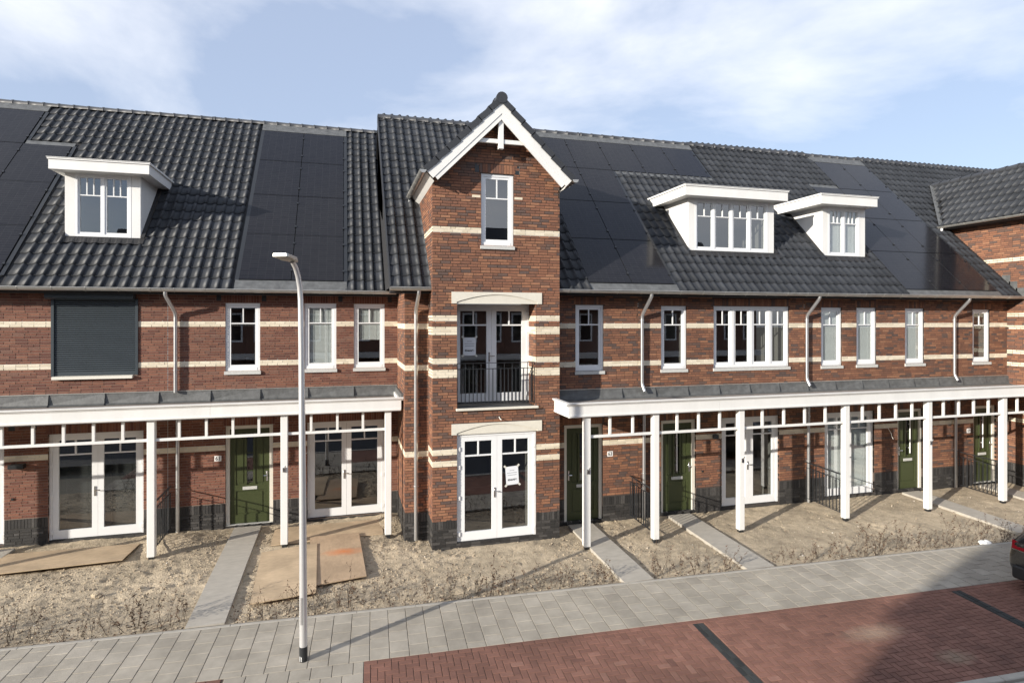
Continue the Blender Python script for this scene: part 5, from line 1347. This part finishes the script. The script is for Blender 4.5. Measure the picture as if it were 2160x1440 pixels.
# ------------------------------------------------------------------ young hedge plants along the garden edge
def hedge_mesh(seed):
    r = random.Random(seed); b = MB()
    def branch(p, d, l, rad, depth):
        pts = [p]; q = p.copy(); dd = d.copy()
        n = 5
        for i in range(n):
            dd = (dd+Vector((r.uniform(-.28, .28), r.uniform(-.28, .28), r.uniform(-.05, .15)))).normalized(); q = q+dd*l/n; pts.append(q.copy())
        b.tube(pts, [rad*(1-.7*i/n) for i in range(n+1)], 4, True)
        for i in range(1, n+1):
            if depth < 2 and r.random() < .55:
                nd = (dd+Vector((r.uniform(-1, 1), r.uniform(-1, 1), r.uniform(0, .5)))).normalized(); branch(pts[i], nd, l*r.uniform(.3, .55), rad*.55, depth+1)
            if r.random() < (.22 if i > 2 else .45):
                s_ = r.uniform(.012, .024); o_ = Vector((r.uniform(-1, 1), r.uniform(-1, 1), r.uniform(-1, .4))).normalized()*s_; w_ = Vector((r.uniform(-1, 1), r.uniform(-1, 1), r.uniform(-1, 1))).normalized()*s_*.55
                p0 = pts[i]; b.add([p0, p0+o_+w_, p0+o_*2, p0+o_-w_], [(0, 1, 2, 3)], .5, 1)
    for k in range(r.choice((2, 3, 3, 4))):
        branch(Vector((r.uniform(-.05, .05), r.uniform(-.05, .05), -.03)), Vector((r.uniform(-.35, .35), r.uniform(-.3, .3), 1)).normalized(), r.uniform(.26, .48), r.uniform(.0032, .005), 0)
    return b.mesh('hedge_plant', ['twig', 'dead_leaf'])
HM = [hedge_mesh(100+i) for i in range(14)]
hr = random.Random(5); x = -6.4; hn = 0
while x < 16.6:
    x += hr.uniform(.13, .27)
    y = far_edge(x)+hr.uniform(.10, .34)
    if any(p[0]-.05 < x < p[1]+.05 for p in PATHS): continue
    o = bpy.data.objects.new('hedge_plant', HM[hr.randrange(14)]); COL.objects.link(o); o.location = (x, y, soil_z(x, y)); o.rotation_euler = (0, 0, hr.uniform(0, 6.28)); s_ = hr.uniform(.75, 1.25); o.scale = (s_, s_, s_*hr.uniform(.85, 1.15))
    tag(o, 'bare young hedge plant at the pavement edge '+('left of the 61 path' if x < -2.2 else 'before boards and tower' if x < 5.4 else 'between the two middle paths' if x < 8 else 'of the wide right plot' if x < 15.5 else 'of the last right plot'), 'hedge plant', 'young hedge plants along the garden edge'); hn += 1
# dry litter of dead leaves and torn twigs among the hedge plants
lb = MB(); lr = random.Random(9)
for i in range(1500):
    x = lr.uniform(-7, 16); y = far_edge(x)+abs(lr.gauss(.12, .28))+.03
    if any(p[0]-.02 < x < p[1]+.02 for p in PATHS): continue
    z = soil_z(x, y)+.006; a = lr.uniform(0, 6.28); l = lr.uniform(.012, .035); w = lr.uniform(.004, .012)
    c_, s_ = math.cos(a), math.sin(a); h = lr.uniform(.0, .02)
    lb.add([(x-c_*l, y-s_*l, z), (x-s_*w, y+c_*w, z+h), (x+c_*l, y+s_*l, z+lr.uniform(0, .012)), (x+s_*w, y-c_*w, z)], [(0, 1, 2, 3)], .5, lr.randrange(2))
tag(lb.build('leaf_litter', ['twig', 'dead_leaf']), 'dry leaf and twig litter scattered below the hedge plants', 'litter', kind='stuff')
lb = MB()
for a, c in (((-.9, 1.0), 2),): pass

# ------------------------------------------------------------------ street lamp
lx, ly = -.587, 9.336; lz = gz(ly)
lamp = thing('street_lamp', (lx, ly, lz), 'tall aluminium street lamp with curved top standing on the grey pavement', 'street lamp')
pts = [(lx, ly, lz-.02)]+[(lx-.035*(z/5)**1.5, ly, z) for z in (.5, 1.5, 2.5, 3.5, 4.5, 5.0)]
x5 = lx-.035
arc = [(x5-.004, ly-.005, 5.2), (x5-.014, ly-.03, 5.38), (x5-.035, ly-.08, 5.54), (x5-.065, ly-.15, 5.66), (x5-.10, ly-.23, 5.735)]
MB().tube(pts+arc, [.057, .056, .053, .049, .046, .042, .040, .039, .038, .037, .036, .034], 20).build('pole', 'alu_pole', lamp, True)
MB().tube([(lx, ly, lz-.02), (lx-.0005, ly, lz+.215)], [.0595, .0592], 20).build('base_sleeve', 'black_metal', lamp, True)
MB().add([(lx-0.061*math.sin(a), ly-0.061*math.cos(a), z) for a, z in ((.95, lz+.01), (.35, lz+.01), (.38, lz+.075), (.95, lz+.085))], [(0, 1, 2, 3)]).build('sticker', 'plate_white', lamp)
hb_ = MB(); ha = [(.35+.18*k) for k in range(-2, 3)]
hb_.add([(lx-.003-.0563*math.sin(a), ly-.0563*math.cos(a), z) for z in (.42, .82) for a in ha], [(k, k+1, k+6, k+5) for k in range(4)])
hb_.build('service_hatch', 'galvanised', lamp)
def luminaire():
    d = Vector((-.40, -.916, 0)).normalized(); w = Vector((-d.y, d.x, 0)) ; o = Vector((x5-.085, ly-.20, 5.735)); up = Vector((0, 0, 1)); tilt = .10
    def pt(a, b_, h): return o+d*a+w*b_+up*(h+a*tilt)
    b = MB(); ring = [(-.05, .04), (.05, .09), (.11, .115), (.36, .115), (.39, .10), (.39, -.10), (.36, -.115), (.11, -.115), (.05, -.09), (-.05, -.04)]; n = len(ring)
    lay = [(1, 0.0), (1, .028), (.93, .045)]
    vs = [tuple(pt(a, b_*k, h)) for k, h in lay for a, b_ in ring]
    fs = [tuple(reversed(range(n))), tuple(range(2*n, 3*n))]+[(l*n+i, l*n+(i+1) % n, (l+1)*n+(i+1) % n, (l+1)*n+i) for l in range(2) for i in range(n)]
    b.add(vs, fs); hd = b.build('lamp_head', 'zinc', lamp, False)
    MB().add([tuple(pt(a, b_, -.006)) for a, b_ in ((.15, .09), (.35, .09), (.35, -.09), (.15, -.09))], [(3, 2, 1, 0), (0, 1, 2, 3)]).build('lens', 'lamp_cover', hd)
luminaire()

# ------------------------------------------------------------------ parked car, rear end at the right edge
def car():
    X0, X1, Y0, Y1 = 12.12, 16.35, 6.72, 8.44; g = gz(7.6)
    c = thing('parked_car', ((X0+X1)/2, (Y0+Y1)/2, g), 'black parked hatchback with red tail light, cut off by the right edge', 'car')
    L_ = X1-X0; Wd = Y1-Y0
    # stations along the length: (t, half width low, half width high, sill z, belt z, roof z, roof half width)
    st = [(0.0, .74, .70, .42, .86, .90, .55), (.012, .82, .78, .30, .90, .98, .58), (.05, .86, .84, .26, .95, 1.20, .58), (.14, .86, .85, .24, .97, 1.42, .60), (.35, .87, .86, .22, .96, 1.47, .62), (.58, .87, .86, .22, .94, 1.42, .60), (.72, .87, .85, .22, .93, 1.00, .66), (.92, .84, .78, .24, .84, .86, .62), (.985, .76, .66, .28, .68, .70, .52), (1.0, .66, .56, .36, .58, .60, .45)]
    yc = (Y0+Y1)/2
    b = MB(); ring = []
    for t, wl, wh, z0, zb, zr, wr in st:
        x = X0+t*L_
        half = [(wl*.86, z0), (wl, z0+.10), (wl+.01, (z0+zb)/2), (wh, zb), ((wh+wr)/2+.02, (zb+zr)/2), (wr, zr-.03), (wr*.7, zr)]
        ring.append([(x, yc+p, g+z) for p, z in half]+[(x, yc-p, g+z) for p, z in reversed(half)])
    n = len(ring[0]); vs = [p for r_ in ring for p in r_]
    b.add(vs, [(i*n+k, i*n+(k+1) % n, (i+1)*n+(k+1) % n, (i+1)*n+k) for i in range(len(st)-1) for k in range(n)]+[tuple(reversed(range(n))), tuple(range((len(st)-1)*n, len(st)*n))])
    body = b.build('body', 'car_black', c, True)
    md = body.modifiers.new('Subdivision', 'SUBSURF'); md.levels = 2; md.render_levels = 2
    def patch(name, quads, m, off=.012, parent=c):
        q = MB()
        for qd in quads: q.add(qd, [(0, 1, 2, 3), (3, 2, 1, 0)])
        return q.build(name, m, parent)
    xr = X0+.03
    patch('rear_window', [[(xr+.10, yc-.52, g+1.02), (xr+.10, yc+.52, g+1.02), (xr+.40, yc+.48, g+1.36), (xr+.40, yc-.48, g+1.36)]], 'car_glass')
    for sg in (-1, 1):
        y = yc+sg*.845
        patch('side_window', [[(X0+.55, yc+sg*.80, g+1.00), (X0+1.45, yc+sg*.80, g+.99), (X0+1.45, yc+sg*.68, g+1.36), (X0+.72, yc+sg*.66, g+1.34)], [(X0+1.52, yc+sg*.80, g+.99), (X0+2.65, yc+sg*.80, g+.98), (X0+2.40, yc+sg*.68, g+1.34), (X0+1.52, yc+sg*.68, g+1.36)]], 'car_glass')
        tl_ = MB().add([(X0-.012, yc+sg*.46, g+.80), (X0+.01, yc+sg*.74, g+.80), (X0+.22, yc+sg*.862, g+.86), (X0+.26, yc+sg*.855, g+.96), (X0+.06, yc+sg*.76, g+.95), (X0+.02, yc+sg*.46, g+.90), (X0+.08, yc+sg*.46, g+.85), (X0+.16, yc+sg*.70, g+.86)],
            [(0, 1, 4, 5), (1, 2, 3, 4), (5, 4, 1, 0), (4, 3, 2, 1), (0, 6, 7, 1), (5, 6, 7, 4)]); tl_.build('tail_light', 'tail_red', c)
        MB().add([(X0-.016, yc+sg*.46, g+.785), (X0+.004, yc+sg*.745, g+.785), (X0+.006, yc+sg*.745, g+.800), (X0-.014, yc+sg*.46, g+.800)], [(0, 1, 2, 3), (3, 2, 1, 0)]).build('chrome_strip', 'steel', c)
        for xx in (X0+.75, X1-.85):
            w = MB().tube([(xx, yc+sg*.70, g+.31), (xx, yc+sg*.72, g+.31), (xx, yc+sg*.86, g+.31), (xx, yc+sg*.88, g+.31)], [.28, .315, .315, .28], 28).build('wheel', 'rubber', c, True)
            MB().tube([(xx, yc+sg*.86, g+.31), (xx, yc+sg*.885, g+.31)], [.20, .19], 20).build('rim', 'steel', w, True)
        hl = MB().bbox(X1-.42, X1-.12, yc+sg*.60-.12, yc+sg*.60+.12, g+.58, g+.70, .03).build('headlight', 'lamp_cover', c)
    MB().bbox(X0-.035, X0+.12, yc-.72, yc+.72, g+.26, g+.50, .03).build('rear_bumper', 'car_plastic', c)
    MB().bbox(X0-.040, X0-.030, yc-.26, yc+.26, g+.55, g+.66, .003).build('number_plate', 'plate_white', c)
car()
# crumpled white bag
def bag():
    r = random.Random(2); b = MB(); n, m_ = 10, 6; vs = []; x0, y0 = 13.85, 10.06; z0 = soil_z(x0, y0)+.045
    for j in range(m_+1):
        for i in range(n):
            a = 2*math.pi*i/n; p = -math.pi/2+math.pi*j/m_; k = r.uniform(.75, 1.2)
            vs.append((x0+.15*math.cos(p)*math.cos(a)*k, y0+.09*math.cos(p)*math.sin(a)*k, z0+.055*math.sin(p)*k))
    b.add(vs, [(j*n+i, j*n+(i+1) % n, (j+1)*n+(i+1) % n, (j+1)*n+i) for j in range(m_) for i in range(n)])
    tag(b.build('plastic_bag', 'bag_white'), 'crumpled white plastic bag lying by the pavement at the right', 'bag')
bag()
sr = random.Random(4)
def stone(x, y, s_):
    b = MB(); n, m_ = 8, 5; vs = []; z0 = soil_z(x, y)+s_*.2
    for j in range(m_+1):
        for i in range(n):
            a = 2*math.pi*i/n; p = -math.pi/2+math.pi*j/m_; k = sr.uniform(.7, 1.2); vs.append((x+s_*math.cos(p)*math.cos(a)*k, y+s_*.7*math.cos(p)*math.sin(a)*k, z0+s_*.5*math.sin(p)*k))
    b.add(vs, [(j*n+i, j*n+(i+1) % n, (j+1)*n+(i+1) % n, (j+1)*n+i) for j in range(m_) for i in range(n)]); return b
tag(stone(-4.3, 12.35, .09).build('soil_lump', 'soil'), 'dark lump of earth on the soil of the left garden', 'lump')

# ------------------------------------------------------------------ the row across the street (seen in the windows, shades the street)
OF = -5.0
def opposite(x0, x1, label, k):
    h = thing('opposite_house', ((x0+x1)/2, OF, -.3), label, 'house', 'houses across the street')
    MB().box(x0, x1-.01, OF-9.5, OF, -.5, 5.6).build('wall', 'opp_wall', h)
    rz = 5.6+4.9*PITCH*.98
    MB().prism([(OF+.4, 5.5), (OF-4.75, rz), (OF-9.9, 5.5)], 0, x0, x1-.01).build('roof', 'opp_roof', h)
    n = 4
    for i in range(n):
        xa = x0+(x1-x0)*(i+.28)/n; xb = xa+.8
        for za, zb in ((3.7, 5.3), (.3, 2.4)):
            w = MB().box(xa, xa+.09, OF+.001, OF+.03, za, zb).box(xb-.09, xb, OF+.001, OF+.03, za, zb).box(xa+.09, xb-.09, OF+.001, OF+.03, zb-.09, zb).box(xa+.09, xb-.09, OF+.001, OF+.03, za, za+.09).build('window', 'white_frame', h)
            MB().quad((xb-.09, OF+.008, za+.09), (xa+.09, OF+.008, za+.09), (xa+.09, OF+.008, zb-.09), (xb-.09, OF+.008, zb-.09)).build('pane', 'car_glass', w)
    MB().box(x0, x1-.01, OF+.002, OF+.02, 4.6, 4.72).build('band', 'brick_cream', h)
    MB().box(x0, x1-.01, OF+1.3, OF+1.34, 2.8, 3.1).box(x0, x1-.01, OF+.03, OF+1.3, 3.02, 3.06).build('canopy', 'white_paint', h)
for k, (a, c) in enumerate(((-34, -28), (-28, -22), (-22, -16.7), (-13.5, -8), (-8, -2.5), (-2.5, 3), (3, 8.5), (8.5, 14), (14, 19.5), (19.5, 25))):
    opposite(a, c, 'plain brick house across the street, %s from the left end' % ('first second third fourth fifth sixth seventh eighth ninth tenth'.split()[k]), k)
ot = thing('opposite_house', (-15.1, -4.4, -.3), 'gabled brick tower house across the street whose shadow falls on the parking bay', 'house', 'houses across the street')
MB().box(-16.5, -13.7, -9, -4.5, -.5, 8.1).build('wall', 'opp_wall', ot)
MB().prism([(-16.75, 8.0), (-15.1, 9.75), (-13.45, 8.0)], 1, -9, -4.2).build('roof', 'opp_roof', ot)
MB().prism([(-16.69, 5.6), (-16.69, 5.7), (-13.51, 5.7), (-13.51, 5.6)], 1, -9, -5.5).build('side_roof', 'opp_roof', ot)

for o in bpy.data.objects:
    if '_org' in o: del o['_org']
